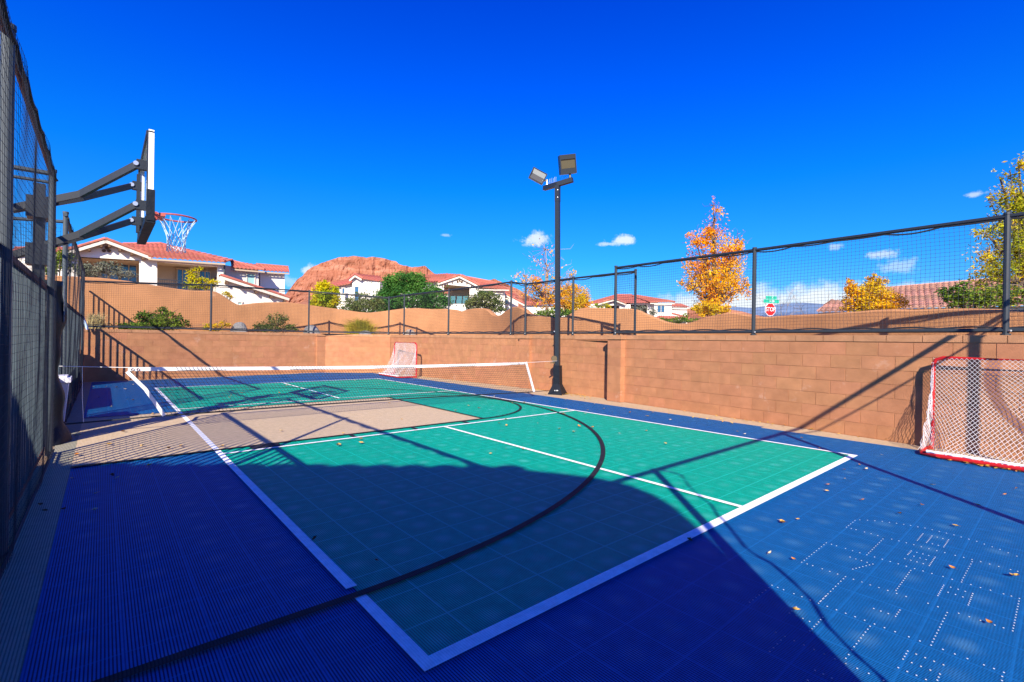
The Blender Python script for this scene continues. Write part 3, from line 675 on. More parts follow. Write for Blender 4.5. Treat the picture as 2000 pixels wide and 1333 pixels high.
# ------------------------------------------------------------------ pickleball net
NY = 6.80
net = thing('court_net', (3, NY, 0), 'low court net with white top tape strung between left fence and light pole', 'net')
TL = (-.745, .915); TR = (6.70, .852); BLx = (-.33, .205); BR = (6.985, .125)
def ztop(x): u = (x-TL[0])/(TR[0]-TL[0]); return TL[1]+(TR[1]-TL[1])*u-.030*math.sin(math.pi*min(max(u, 0), 1))
def zbot(x): u = (x-BLx[0])/(BR[0]-BLx[0]); return BLx[1]+(BR[1]-BLx[1])*u+.025*math.sin(math.pi*min(max(u, 0), 1))
def xl(z): return TL[0]+(BLx[0]-TL[0])*(TL[1]-z)/(TL[1]-BLx[1])
def xr(z): return TR[0]+(BR[0]-TR[0])*(TR[1]-z)/(TR[1]-BR[1])
b = MB()
nx = int((BR[0]-TL[0])/.05)
for i in range(nx):
    x = TL[0]+.05*i
    # strands lean with the skewed net
    pl = []
    for k in range(7):
        t = k/6; xx = x+ (BLx[0]-TL[0])*t; xx = xx
        zt_, zb_ = ztop(min(xx, TR[0])), zbot(xx); z = zt_+(zb_-zt_)*t
        if xl(z)-.01 <= xx <= xr(z)+.01: pl.append((xx, NY+.012*math.sin(xx*4+z*5), z))
    if len(pl) > 1: b.tube(pl, .0028, 3, cap=False)
for k in range(1, 15):
    t = k/15; pl = []
    for i in range(61):
        u = i/60; za = TL[1]+(BLx[1]-TL[1])*t; zr = TR[1]+(BR[1]-TR[1])*t; x = xl(za)+(xr(zr)-xl(za))*u
        z = ztop(min(max(x, TL[0]), TR[0]))*(1-t)+zbot(min(max(x, BLx[0]), BR[0]))*t; pl.append((x, NY+.012*math.sin(x*4+z*5), z))
    b.tube(pl, .0028, 3, cap=False)
b.build('mesh', M_NETB, net)
def ribbon(b, pts, w, nrm, th=.005):
    pts = [np.array(p, float) for p in pts]; nrm = np.array(nrm, float)
    for p, q in zip(pts, pts[1:]):
        t = q-p; ln = np.linalg.norm(t); t /= ln; s_ = np.cross(nrm, t); s_ /= np.linalg.norm(s_); b.box((p+q)/2, (ln+.002, w, th), t, s_, np.cross(t, s_))
b = MB(); ribbon(b, [(x, NY+.004*math.sin(x*9), ztop(x)-.027) for x in np.linspace(TL[0], TR[0], 60)], .055, (0, 1, 0)); b.build('top_tape', M_TAPE, net)
b = MB(); ribbon(b, [(TL[0]-.01, NY-.01, TL[1]-.06), (-.55, NY-.012, .60), (BLx[0], NY-.01, BLx[1])], .045, (0, 1, .12)); b.build('side_tape', M_TAPE, net)
b = MB(); ribbon(b, [(TR[0], NY-.006, TR[1]), (BR[0], NY-.006, BR[1])], .062, (0, 1, 0)); b.build('side_tape', M_TAPE, net)
b = MB(); b.tube([(x, NY, zbot(x)) for x in np.linspace(BLx[0], BR[0], 40)], .012, 6); b.tube([(BLx[0], NY, BLx[1]), (-1.45, 7.0, .16)], .010, 6); b.tube([(BR[0], NY, BR[1]), (7.8, 6.86, .12)], .007, 6); b.build('bottom_cord', M_BANDB, net)
b = MB(); b.tube([(TL[0], NY, TL[1]-.005), (-1.45, 7.0, .935)], .004, 5); b.tube([(TR[0], NY, TR[1]-.01), (7.88, 6.9, .86)], .003, 5); b.tube([(-1.22, 6.92, .93), (-1.215, 6.92, .5), (-1.20, 6.92, .18)], .003, 5); build_each(b, 'top_cord', M_CORDW, net)
b = MB()
for x in (TL[0]+.05, TL[0]+.11, TR[0]-.04, TR[0]-.22): b.loop([(x+.016*math.cos(a), NY-.008, ztop(x)-.033+.016*math.sin(a)) for a in np.linspace(0, 6.28, 10, endpoint=False)], .004, 4)
build_each(b, 'eyelet', M_RUST, net)

# ------------------------------------------------------------------ light pole
LP0 = np.array((7.95, 6.93, 0.0)); LPT = np.array((7.885, 6.985, 5.40))
lp = thing('light_pole', LP0, 'tall dark square light pole with two floodlights standing by the right wall', 'light pole')
ang = R(20); ux = np.array((math.cos(ang), math.sin(ang), 0)); uy = np.array((-math.sin(ang), math.cos(ang), 0))
def sqcol(b, c0, c1, h0, h1):
    b.hexa([c0-ux*h0-uy*h0, c0+ux*h0-uy*h0, c0+ux*h0+uy*h0, c0-ux*h0+uy*h0, c1-ux*h1-uy*h1, c1+ux*h1-uy*h1, c1+ux*h1+uy*h1, c1-ux*h1+uy*h1])
def LZ(z): return LP0+(LPT-LP0)*z/5.4
b = MB(); sqcol(b, LZ(.05), LZ(5.12), .054, .054); sqcol(b, LZ(4.98), LZ(5.40), .058, .058); b.build('shaft', M_BLACK, lp)
b = MB(); sqcol(b, LZ(.26), LZ(.74), .092, .085); b.build('pad', M_PAD, lp)
b = MB(); sqcol(b, LZ(-.01), LZ(.27), .20, .088); skirt = b.build('base_skirt', M_PAD, lp)
b = MB(); [b.tube([LZ(.11)+RT*dx-FW*.17, LZ(.11)+RT*dx-FW*.2], .016, 8) for dx in (-.09, -.045, -.02)]; build_each(b, 'bolt', M_BOLT, skirt)
b = MB(); [b.tube([LZ(z)-FW*.05, LZ(z)-FW*.068], .012, 8) for z in (5.08, 5.27)]; build_each(b, 'bolt', M_BOLT, lp)
b = MB(); [b.tube([LZ(z)-RT*.05, LZ(z)-RT*.10], .016, 8) for z in (1.62, 2.17, 2.34)]; build_each(b, 'hook', M_BOLT, lp)
b = MB(); c = LZ(.92)-RT*.09; b.tube([c-FW*.05, c+FW*.05], .075, 12); b.tube([c-np.array((0, 0, .06)), c-np.array((0, 0, .1))-RT*.02], .03, 8); b.box(c-RT*.03-np.array((0, 0, .11)), (.14, .03, .03), RT, FW, (0, 0, 1)); b.build('winch', mat('brass winch', (.11, .08, .045), .5, .4), lp)
# cross arm, kinked at the pole top
aL, aR, aM = at(1064, 368, 12.9), at(1117, 352, 12.2), LPT+np.array((0, 0, .03))
b = MB()
for p, q in ((aL, aM), (aM, aR)):
    t = q-p; ln = np.linalg.norm(t); t /= ln; s_ = np.cross(t, (0, 0, 1)); s_ /= np.linalg.norm(s_); b.box((p+q)/2, (ln+.05, .10, .115), t, s_, np.cross(s_, t))
arm = b.build('cross_arm', M_BLACK, lp)
b = MB(); v = aM-aL
for i in range(14):
    c = aL+v*(.30+.045*i)+np.array((0, 0, .06)); b.tube([c, c+np.array((rng.uniform(-.03, .03), rng.uniform(-.03, .03), .15))], .0016, 3)
for i in range(12):
    c = aM+(aR-aM)*(.2+.045*i)+np.array((0, 0, .06)); b.tube([c, c+np.array((rng.uniform(-.03, .03), rng.uniform(-.03, .03), .13))], .0014, 3)
b.build('bird_spikes', M_BOLT, lp)['kind'] = 'stuff'
M_LENS = mat('flood glass', (.085, .075, .045), .12, spec=.8)
M_LENS_SKY = mat('sky tinted flood glass', (.34, .36, .36), .10, spec=.9)  # pale colour paints the reflected sky on the upper glass
def flood(c, rt, up, wd, ht, dp, stem0, bands, panes):
    rt = np.array(rt, float); rt /= np.linalg.norm(rt); up = np.array(up, float); up -= rt*(up@rt); up /= np.linalg.norm(up); fwd = np.cross(rt, up); fwd = fwd if fwd@FW < 0 else -fwd
    b = MB()
    for sx in (-1, 1): b.box(c+rt*sx*(wd/2-.012), (.024, ht, dp), rt, up, fwd)
    for sy, bw in ((1, bands[0]), (-1, bands[1])): b.box(c+up*sy*(ht/2-bw/2), (wd-.048, bw, dp), rt, up, fwd)
    b.box(c-fwd*(dp/2-.02), (wd-.05, ht-sum(bands)-.002, .04), rt, up, fwd)
    h = b.build('floodlight', M_BLACK, lp)
    top = ht/2-bands[0]; hh = ht-sum(bands)
    for u0, u1, m_, tilt in panes:
        b = MB(); b.box(c+fwd*(dp/2-.03)+up*(top-hh*(u0+u1)/2), (wd-.05, hh*(u1-u0)-.006, .008), rt, up+fwd*tilt, fwd-up*tilt); b.build('lens', m_, h)
    b = MB(); b.tube([stem0, stem0+np.array((0, 0, .16)), c-up*ht*.42-fwd*.05], .033, 8); b.build('stem', M_BOLT if bands[0] < .05 else M_BLACK, h)
flood(at(1108, 322, 12.2), RT*.99+UP*.13+FW*.06, UP*.95-RT*.16-FW*.25, .41, .46, .26, aR+np.array((0, 0, .05))-RT*.05, (.11, .13), ((0, 1, M_LENS, 0),))
flood(at(1050.5, 344.5, 12.9), RT*.89-UP*.44+FW*.10, UP*.90+RT*.33-FW*.20, .42, .30, .20, aL+np.array((0, 0, .05))+RT*.06, (.016, .016), ((0, .5, M_LENS_SKY, .25), (.5, 1, M_LENS, -.3)))

# ------------------------------------------------------------------ goals
goal = thing('sports_goal', (0, 0, 0), 'red framed goal with white string net at the right edge, backed to the court', 'goal')
# local axes: x along the mouth (0..1.83), y from the mouth to the back (0..0.62), z up
GW, GH, GD, GT = 1.83, 1.22, .66, .025
b = MB(); rc = .10
b.tube([(0, 0, 0), (0, 0, GH-rc), (rc*.3, 0, GH-rc*.3), (rc, 0, GH), (GW-rc, 0, GH), (GW-rc*.3, 0, GH-rc*.3), (GW, 0, GH-rc), (GW, 0, 0)], GT, 10); gf = b.build('mouth_frame', M_RED, goal)
b = MB(); b.tube([(0, 0, .03), (.0, GD-.22, .03), (.05, GD-.06, .03), (.2, GD, .03), (GW-.2, GD, .03), (GW-.05, GD-.06, .03), (GW, GD-.22, .03), (GW, 0, .03)], .026, 10); b.build('base_frame', M_RED, goal)
b = MB()
def gsurf(u, v):   # u across, v 0 top .. 1 down at the base bar
    sagk = .17*math.sin(math.pi*min(v*1.05, 1))
    yv = .03+(GD-.02)*v**2.6-sagk*.25
    zz = GH-(GH-.05)*v if v < .999 else .05
    edge = min(u, 1-u)
    y = yv*min(1, (edge*7)**.75+ .0) if edge < .14 else yv
    x = GW*u+(0 if edge > .2 else 0)
    zz2 = zz-.03*math.sin(math.pi*u*3)*math.sin(math.pi*v)
    return np.array((x, y+.015*math.sin(u*19)*math.sin(v*9), max(zz2, .04)))
nd = 38
for sgn in (1, -1):
    for i in range(-22, nd+22):
        pl = []
        for k in range(33):
            v = k/32; u = (i+sgn*v*22)/nd
            if 0 <= u <= 1: pl.append(gsurf(u, v))
        if len(pl) > 1: b.tube(pl, .0021, 4, cap=False)
for u0, xs_ in ((0, 0.0), (1, GW)):   # side panels
    for sgn in (1, -1):
        for i in range(-9, 17):
            pl = []
            for k in range(25):
                v = k/24; w_ = (i/8+sgn*v*1.1)
                if 0 <= w_ <= 1: pl.append((xs_+(.012*math.sin(v*30+i) if u0 == 0 else 0), (GD-.1)*w_*(.04+.96*v**1.9), GH-.06-(GH-.11)*v))
            if len(pl) > 1: b.tube(pl, .0022, 4, cap=False)
b.build('net', M_NETW, goal)
b = MB(); b.tube([(x, GD-.01+.01*math.sin(x*40), .065) for x in np.linspace(.1, GW-.1, 40)], .02, 5); b.tube([(.02*math.sin(z*50), .01, z) for z in np.linspace(.05, GH-.1, 50)], .006, 4); b.tube([(GW+.02*math.sin(z*50), .01, z) for z in np.linspace(.05, GH-.1, 50)], .006, 4); b.build('lacing', M_CORDW, goal)
g2 = copy_tree(goal); g2['label'] = 'red framed goal with a white string net in the far corner behind the court net'
for g_ in (goal, g2): g_['group'] = 'red goals by the block walls'
def place(o, mouth0, direction, back):
    d = np.array(direction, float); d /= np.linalg.norm(d); n = np.array(back, float); n -= d*(n@d); n /= np.linalg.norm(n)
    o.matrix_world = Matrix(((d[0], n[0], 0, mouth0[0]), (d[1], n[1], 0, mouth0[1]), (0, 0, 1, mouth0[2]), (0, 0, 0, 1)))
    
place(goal, (7.44, -.50, .004), (-.09, -1, 0), (-1, 0, 0))
place(g2, (7.42, 13.35, .004), (.04, 1, 0), (-1, 0, 0))
# ------------------------------------------------------------------ houses
def tiles(b, e0, e1, r0, r1, tw=.30, tl=.42, hgt=.085, res=4):
    """barrel-tile roof slope: eave e0-e1, ridge r0-r1, real corrugation and overlapping rows"""
    e0, e1, r0, r1 = (np.array(p, float) for p in (e0, e1, r0, r1))
    n = np.cross(e1-e0, (r0+r1)/2-(e0+e1)/2); n /= np.linalg.norm(n)+1e-9
    if n[2] < 0: n = -n
    lw = np.linalg.norm(e1-e0); dirw = (e1-e0)/lw; lo = min(0, (r0-e0)@dirw); hi = max(lw, (r1-e0)@dirw); lh = np.linalg.norm((r0+r1)/2-(e0+e1)/2); nu = max(2, int((hi-lo)/tw)); nv = max(1, int(lh/tl))
    for j in range(nv):
        rows = []
        for vv, lift in ((j/nv, .05), ((j+1)/nv, .0)):
            a = e0+(r0-e0)*vv; c = e1+(r1-e1)*vv; line = []
            # columns stay parallel to the slope: sample by distance along the eave direction
            sa, sc = (a-e0)@dirw, (c-e0)@dirw
            for i in range(nu*res+1):
                s = lo+(hi-lo)*i/(nu*res); s = min(max(s, min(sa, sc)), max(sa, sc)); t = (s-sa)/(sc-sa) if abs(sc-sa) > 1e-6 else 0
                ph = (i % res)/res; line.append(a+(c-a)*t+n*(hgt*abs(math.sin(math.pi*ph))+lift))
            rows.append(line)
        m = len(rows[0]); under = [p-n*.09 for p in rows[0]]
        b.add(rows[0]+rows[1]+under, [(i, i+1, m+i+1, m+i) for i in range(m-1)]+[(2*m+i, 2*m+i+1, i+1, i) for i in range(m-1)])
def slab(b, poly, off): b.prism(poly, off)
def rake(bt, bf, p, q, up=.0, r=.11, depth=None, nrm=(0, 0, 0)):
    """rake edge: barrel cap tiles over a cream fascia board"""
    p = np.array(p, float); q = np.array(q, float); t = q-p; ln = np.linalg.norm(t); t /= ln; n = max(2, int(ln/.42))
    for i in range(n): bt.tube([p+t*ln*i/n, p+t*ln*(i+1)/n+t*.03], r, 8, r1=r*.86)
    nn = np.array(nrm, float); u_ = np.cross(nn, t); u_ /= np.linalg.norm(u_)+1e-9
    if u_[2] < 0: u_ = -u_
    bf.box((p+q)/2-u_*(r+.09), (ln, .07, .20), t, nn, u_)

def windows(house, plane, rects, off, glass=M_WIN, frame=M_FASCIA, fw=.09):
    for x0, y0, x1, y1, nsplit in rects:
        a, c = plane.p(x0, y0, off), plane.p(x1, y0, off); d, e = plane.p(x0, y1, off), plane.p(x1, y1, off)
        zt, zb = (a[2]+c[2])/2, (d[2]+e[2])/2; t = c-a; t[2] = 0; ln = np.linalg.norm(t); t /= ln; cen = (a+c)/2; cen[2] = (zt+zb)/2; h = zt-zb; n = plane.n
        b = MB()
        b.box(cen+(0, 0, h/2), (ln+2*fw, .14, fw), t, n); b.box(cen-np.array((0, 0, h/2)), (ln+2*fw, .14, fw), t, n)
        for k in range(nsplit+1): b.box(cen+t*(ln*k/nsplit-ln/2), (fw*.8, .12, h-fw), t, n)
        w = b.build('window', frame, house)
        b = MB(); b.box(cen+n*.02, (ln, .03, h), t, n); b.build('pane', glass, w)

def gvents(b, plane, pts, off=-.05):
    for x, y in pts:
        c = plane.p(x, y, off); b.tube([c, c-plane.n*.05], .12, 8)

# --- house 1: the large white one on the left
P1 = VPlane(150, 33.0, 565, 41.6)
h1 = thing('house', P1.p(300, 700), 'large white two storey house with red tiled roofs and shaded porches above the far-left wall', 'house')
n1 = P1.n
b = MB()
th = n1*.35
def poly(pl, pts, off=0.0): return [pl.p(x, y, off) for x, y in pts]
for pts in ([(100, 500), (206, 472), (300, 506), (307, 509), (307, 512), (272, 509), (150, 501.5), (100, 503)], [(272, 509), (307, 512), (307, 720), (272, 720)], [(100, 501), (151, 501.5), (151, 720), (100, 720)],
            [(307, 507), (437, 516), (437, 522), (307, 512)], [(425, 521), (437, 522), (437, 720), (425, 720)]):
    slab(b, poly(P1, pts), th)
# side walls of the porch block, floor and roof slab behind
slab(b, poly(P1, [(437, 518), (505, 527), (505, 720), (437, 720)], 2.2), n1*5)
slab(b, poly(P1, [(508, 532), (556, 536), (556, 720), (508, 720)], 3.4), n1*5)
slab(b, poly(P1, [(425, 545), (440, 541), (556, 578), (556, 720), (425, 720)], -.8), n1*3.2)
b.build('wall', M_HOUSE, h1)
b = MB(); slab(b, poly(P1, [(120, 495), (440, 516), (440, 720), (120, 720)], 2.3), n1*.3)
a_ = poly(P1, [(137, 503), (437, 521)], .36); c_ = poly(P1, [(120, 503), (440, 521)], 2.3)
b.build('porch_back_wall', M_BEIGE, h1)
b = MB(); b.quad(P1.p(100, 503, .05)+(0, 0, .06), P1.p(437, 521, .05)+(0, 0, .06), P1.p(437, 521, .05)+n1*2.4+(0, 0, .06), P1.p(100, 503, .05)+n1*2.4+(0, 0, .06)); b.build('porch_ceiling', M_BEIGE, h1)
windows(h1, P1, [(197, 517, 232, 566, 2), (236, 517, 267, 566, 2), (346, 526, 367, 572, 2), (390, 530, 411, 574, 2)], 2.2, M_WIN, M_BEIGE)
windows(h1, P1, [(482, 535, 498, 556, 1)], 2.15, M_WINT, M_FASCIA)
b = MB(); windows(h1, P1, [(464, 590, 472, 596, 1)], -.85, M_WINT, M_HOUSE)
bt, bf, bg_ = MB(), MB(), MB()
# gable
ap, le, re = P1.p(206, 466, -.55), P1.p(96, 499, -.55), P1.p(297, 500, -.55)
tiles(bt, re, re+n1*6.5, ap, ap+n1*6.5); tiles(bt, le+n1*6.5, le, ap+n1*6.5, ap)
rake(bt, bf, ap, re, nrm=n1); rake(bt, bf, ap, le, nrm=n1)
# main roof
e0, e1 = P1.p(290, 503, -.6), P1.p(440, 513.5, -.6)
tiles(bt, e0, e1, P1.p(243, 477.5, 5.2), P1.p(314, 477, 5.2))
tiles(bt, P1.p(236, 499, 2.0), P1.p(300, 503.4, -.2), P1.p(196, 478, 5.2), P1.p(252, 477.5, 5.2))
tiles(bt, e1, P1.p(455, 509, 4.5), P1.p(314, 477, 5.2), P1.p(314, 477, 5.4))
for p, q in ((P1.p(314, 476, 5.2), e1+(0, 0, .1)), (P1.p(240, 477, 5.2), P1.p(314, 476, 5.2))): bt.tube([p, q], .12, 8)
bg_.box((e0+e1)/2-(0, 0, .13)+n1*.03, (np.linalg.norm(e1-e0), .08, .12), (e1-e0)/np.linalg.norm(e1-e0), n1)
# wing roofs
e0, e1 = P1.p(452, 523.5, 1.6), P1.p(517, 529, 1.6); tiles(bt, e0, e1, P1.p(450, 510, 4.6), P1.p(508, 519.5, 4.6)); bt.tube([P1.p(450, 509, 4.6), e1+(0, 0, .08)], .12, 8)
bg_.box((e0+e1)/2-(0, 0, .13)+n1*.03, (np.linalg.norm(e1-e0), .08, .12), (e1-e0)/np.linalg.norm(e1-e0), n1)
e0, e1 = P1.p(514, 529.5, 2.9), P1.p(565, 532.5, 2.9); tiles(bt, e0, e1, P1.p(500, 517, 5.6), P1.p(563, 522.5, 5.6)); bt.tube([P1.p(500, 516.5, 5.6), P1.p(563, 522, 5.6)], .12, 8)
bg_.box((e0+e1)/2-(0, 0, .13)+n1*.03, (np.linalg.norm(e1-e0), .08, .12), (e1-e0)/np.linalg.norm(e1-e0), n1)
# low roof with a sloping rake
p, q = P1.p(431, 537, -1.3), P1.p(566, 581, -1.3)
tiles(bt, q, q+n1*3.5, p, p+n1*3.5); rake(bt, bf, p, q, nrm=n1)
bt.build('roof', M_TILE, h1); build_each(bf, 'fascia', M_FASCIA, h1); build_each(bg_, 'gutter', M_BEIGE, h1)
b = MB(); gvents(b, P1, [(203, 490), (208.5, 484.5), (213, 490.5)]); 
for u in (.08, .3, .55, .8): c = ap+(re-ap)*u-np.array((0, 0, .42)); b.box(c+n1*.25, (.14, .5, .18), P1.t, n1); c = ap+(le-ap)*u-np.array((0, 0, .42)); b.box(c+n1*.25, (.14, .5, .18), P1.t, n1)
for u in (.08, .28, .5, .72, .93): c = p+(q-p)*u-np.array((0, 0, .45)); b.box(c+n1*.25, (.14, .5, .18), P1.t, n1)
build_each(b, 'rafter_end', M_WOOD, h1)
b = MB()
for xa, ya, xb, yb in ((155, 541, 271, 541), (308, 545, 424, 556)):
    A, B_ = P1.p(xa, ya, .1), P1.p(xb, yb, .1); n_ = int(np.linalg.norm(B_-A)/.14)
    b.tube([A, B_], .03, 5); b.tube([A-(0, 0, .9), B_-(0, 0, .9)], .03, 5)
    for i in range(n_+1): c = A+(B_-A)*i/n_; b.tube([c, c-(0, 0, .9)], .014, 4)
b.build('railing', M_STEEL, h1)
c = P1.p(438.5, 516, -.2); b = MB(); b.tube([c, c-(0, 0, 6)], .07, 8); b.build('drain_pipe', M_STEELR, h1)

# --- house 2: centre
P2 = VPlane(640, 60, 1000, 60)
h2 = thing('house', P2.p(800, 700), 'white house with red tiled gables half hidden behind the big dark green tree', 'house'); n2 = P2.n; th = n2*.4
b = MB()
for pts, off, dp in (([(646, 561), (690, 553), (690, 720), (646, 720)], 1.0, 5), ([(688, 547), (692, 541), (707, 545), (742, 550), (742, 720), (688, 720)], 0, 6), ([(742, 552), (862, 551), (862, 720), (742, 720)], 3.0, 5),
                     ([(862, 552), (898, 541), (938, 558), (938, 562), (868, 556), (862, 557)], -.3, .4), ([(855, 552), (867, 556), (867, 720), (855, 720)], -.3, .5), ([(917, 561), (935, 561.5), (935, 720), (917, 720)], -.3, .5),
                     ([(867, 594), (935, 594), (935, 720), (867, 720)], -.3, .4), ([(935, 560), (986, 566), (986, 720), (935, 720)], .5, 5), ([(985, 574), (1012, 580), (1012, 720), (985, 720)], 4, 4)):
    slab(b, poly(P2, pts, off), n2*dp)
b.build('wall', M_HOUSE, h2)
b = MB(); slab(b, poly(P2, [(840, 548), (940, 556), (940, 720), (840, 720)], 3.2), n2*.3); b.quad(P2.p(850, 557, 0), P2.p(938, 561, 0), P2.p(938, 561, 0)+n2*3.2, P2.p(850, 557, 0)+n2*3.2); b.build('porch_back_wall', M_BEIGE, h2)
windows(h2, P2, [(693, 560, 701, 600, 1), (668.5, 563, 673.5, 574, 1)], -.05, M_WIN, M_FASCIA)
windows(h2, P2, [(985, 585, 993, 594, 1)], 3.9, M_WINT, M_FASCIA)
bt, bf = MB(), MB()
tiles(bt, P2.p(643, 562, .4), P2.p(690, 554, .4), P2.p(650, 551, 3.5), P2.p(689, 544, 3.5), tw=.34)
ap, le, re = P2.p(693, 535, -.5), P2.p(680, 546, -.5), P2.p(708, 544, -.5); rake(bt, bf, ap, le, nrm=n2, r=.14); rake(bt, bf, ap, re, nrm=n2, r=.14)
tiles(bt, P2.p(706, 544.5, -.5), P2.p(748, 551, -.2), P2.p(694, 535, 1), P2.p(742, 540, 4), tw=.34); tiles(bt, le+n2*4, le, ap+n2*4, ap, tw=.34)
ap, le, re = P2.p(898, 537.5, -.6), P2.p(856, 551.5, -.6), P2.p(937, 557.5, -.6)
rake(bt, bf, ap, le, nrm=n2, r=.15); rake(bt, bf, ap, re, nrm=n2, r=.15); tiles(bt, re, re+n2*6, ap, ap+n2*6, tw=.34); tiles(bt, le+n2*6, le, ap+n2*6, ap, tw=.34)
e0, e1 = P2.p(740, 553, 2.2), P2.p(866, 550, 2.2); tiles(bt, e0, e1, P2.p(780, 541, 6), P2.p(874, 535, 6), tw=.34); tiles(bt, P2.p(868, 551, 1), P2.p(940, 556, 1), P2.p(872, 535, 6), P2.p(902, 537, 6), tw=.34)
e0, e1 = P2.p(930, 561, -.3), P2.p(994, 566.5, -.3); tiles(bt, e0, e1, P2.p(905, 541, 5), P2.p(960, 551, 5), tw=.34); bt.tube([P2.p(905, 540.5, 5), P2.p(960, 550.5, 5), e1+(0, 0, .1)], .15, 8)
bf.box((e0+e1)/2-(0, 0, .2), (np.linalg.norm(e1-e0), .08, .14), P2.t, n2)
tiles(bt, P2.p(846, 579, -1.2), P2.p(876, 575, -1.2), P2.p(846, 573, .5), P2.p(876, 566, .5), tw=.34); bf.box(P2.p(864, 578, -1.25), (1.6, .08, .25), P2.t, n2)
tiles(bt, P2.p(983, 577, 3.5), P2.p(1016, 583, 3.5), P2.p(985, 569, 6), P2.p(1006, 575, 6), tw=.34); rake(bt, bf, P2.p(984, 572, 2.5), P2.p(1030, 596, 2.5), nrm=n2, r=.14)
bt.build('roof', M_TILE, h2); build_each(bf, 'fascia', M_FASCIA, h2)
b = MB(); gvents(b, P2, [(894, 551), (897.5, 548), (901, 551)], -.4)
for u in (.12, .35, .58, .82): c = ap+(re-ap)*u-np.array((0, 0, .6)); b.box(c+n2*.2, (.12, .4, .14), P2.t, n2); c = ap+(le-ap)*u-np.array((0, 0, .6)); b.box(c+n2*.2, (.12, .4, .14), P2.t, n2)
build_each(b, 'rafter_end', M_WOOD, h2)
b = MB(); M_TEAL = mat('teal cushions', (.05, .16, .20), .7)
for px in (872, 884, 897, 909): c = P2.p(px, 590, 1.0); b.box(c, (.65, .6, .5), P2.t, n2); b.box(c+n2*.3+np.array((0, 0, .45)), (.65, .1, .6), P2.t, n2)
b.build('balcony_seats', M_TEAL, h2)

# --- house 3: right of the pole
P3 = VPlane(1150, 74, 1350, 74)
h3 = thing('house', P3.p(1240, 700), 'white house with broad red hip roof and bay window right of the light pole', 'house'); n3 = P3.n
b = MB()
for pts, off, dp in (([(1154, 594), (1180, 592), (1199, 585.5), (1222, 593), (1222, 597), (1182, 597), (1182, 720), (1154, 720)], -.4, .5), ([(1210, 595), (1232, 595), (1232, 720), (1210, 720)], -.4, .5), ([(1232, 592), (1280, 592), (1280, 595.5), (1232, 595.5)], 0, .5), ([(1264, 595), (1282, 595), (1282, 720), (1264, 720)], 0, .5),
                     ([(1278, 592), (1312, 592), (1312, 720), (1278, 720)], -.8, 5), ([(1312, 600), (1342, 600), (1342, 720), (1312, 720)], .6, 5)):
    slab(b, poly(P3, pts, off), n3*dp)
b.build('wall', M_HOUSE, h3)
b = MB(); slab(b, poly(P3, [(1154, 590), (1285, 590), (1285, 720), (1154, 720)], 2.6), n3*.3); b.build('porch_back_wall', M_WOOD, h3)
windows(h3, P3, [(1284, 597, 1298, 611, 2)], -.85, M_WIN, M_FASCIA); windows(h3, P3, [(1150, 599, 1160, 606, 1)], -.45, M_WINT, M_FASCIA)
bt, bf = MB(), MB()
e0, e1 = P3.p(1148, 593.5, -.5), P3.p(1280, 591.5, -.5); tiles(bt, e0, e1, P3.p(1205, 577, 5), P3.p(1234, 577, 5), tw=.4)
e0, e1 = P3.p(1270, 591.5, -1.2), P3.p(1318, 590.5, -1.2); tiles(bt, e0, e1, P3.p(1226, 577, 5), P3.p(1240, 577.5, 5), tw=.4); bf.box((e0+e1)/2-(0, 0, .2), (np.linalg.norm(e1-e0), .08, .14), P3.t, n3)
for p, q in ((P3.p(1205, 576.5, 5), P3.p(1234, 576.5, 5)), (P3.p(1205, 576.5, 5), P3.p(1148, 592.5, -.5)), (P3.p(1240, 577, 5), P3.p(1318, 590, -1.2))): bt.tube([p, q], .16, 8)
ap, le, re = P3.p(1199, 583.5, -1), P3.p(1167, 592, -1), P3.p(1223, 592.5, -1); rake(bt, bf, ap, le, nrm=n3, r=.16); rake(bt, bf, ap, re, nrm=n3, r=.16); tiles(bt, re, re+n3*5, ap, ap+n3*5, tw=.4)
e0, e1 = P3.p(1312, 599.5, .2), P3.p(1347, 600.5, .2); tiles(bt, e0, e1, P3.p(1306, 593, 4), P3.p(1330, 594, 4), tw=.4); bf.box((e0+e1)/2-(0, 0, .2), (np.linalg.norm(e1-e0), .08, .14), P3.t, n3)
e0, e1 = P3.p(1276, 623, -3), P3.p(1352, 624.5, -3); tiles(bt, e0, e1, P3.p(1290, 617, -.6), P3.p(1345, 620, -.6), tw=.4); rake(bt, bf, P3.p(1311, 612, -.7), P3.p(1345, 621, -.7), nrm=n3, r=.15)
bt.build('roof', M_TILE, h3); build_each(bf, 'fascia', M_FASCIA, h3)

# --- house 4: brown roofs right
P4 = VPlane(1600, 27, 2000, 22)
h4 = thing('house', P4.p(1800, 720), 'low house with brown barrel tile roofs showing above the wavy wall at the right', 'house'); n4 = P4.n
bt, bf, b = MB(), MB(), MB()
e0, e1 = P4.p(1598, 610, -.4), P4.p(1668, 609, -.4); tiles(bt, e0, e1, P4.p(1624, 588.5, 2.2), P4.p(1662, 588, 2.2), tw=.27); tiles(bt, P4.p(1598, 610, 4), e0, P4.p(1624, 588.5, 2.6), P4.p(1624, 588.5, 2.2), tw=.27)
bf.box((e0+e1)/2-(0, 0, .12), (np.linalg.norm(e1-e0), .06, .12), (e1-e0)/np.linalg.norm(e1-e0), n4)
e0, e1 = P4.p(1668, 606, .6), P4.p(2150, 595, .6); r0, r1 = P4.p(1680, 568, 5.5), P4.p(2150, 528, 5.5); tiles(bt, e0, e1, r0, r1, tw=.27)
for p, q in ((r0, r1), (P4.p(1624, 587.5, 2.2), e0-(0, 0, -.1))): bt.tube([p, q], .10, 8)
bf.box((e0+e1)/2-(0, 0, .12), (np.linalg.norm(e1-e0), .06, .12), (e1-e0)/np.linalg.norm(e1-e0), n4)
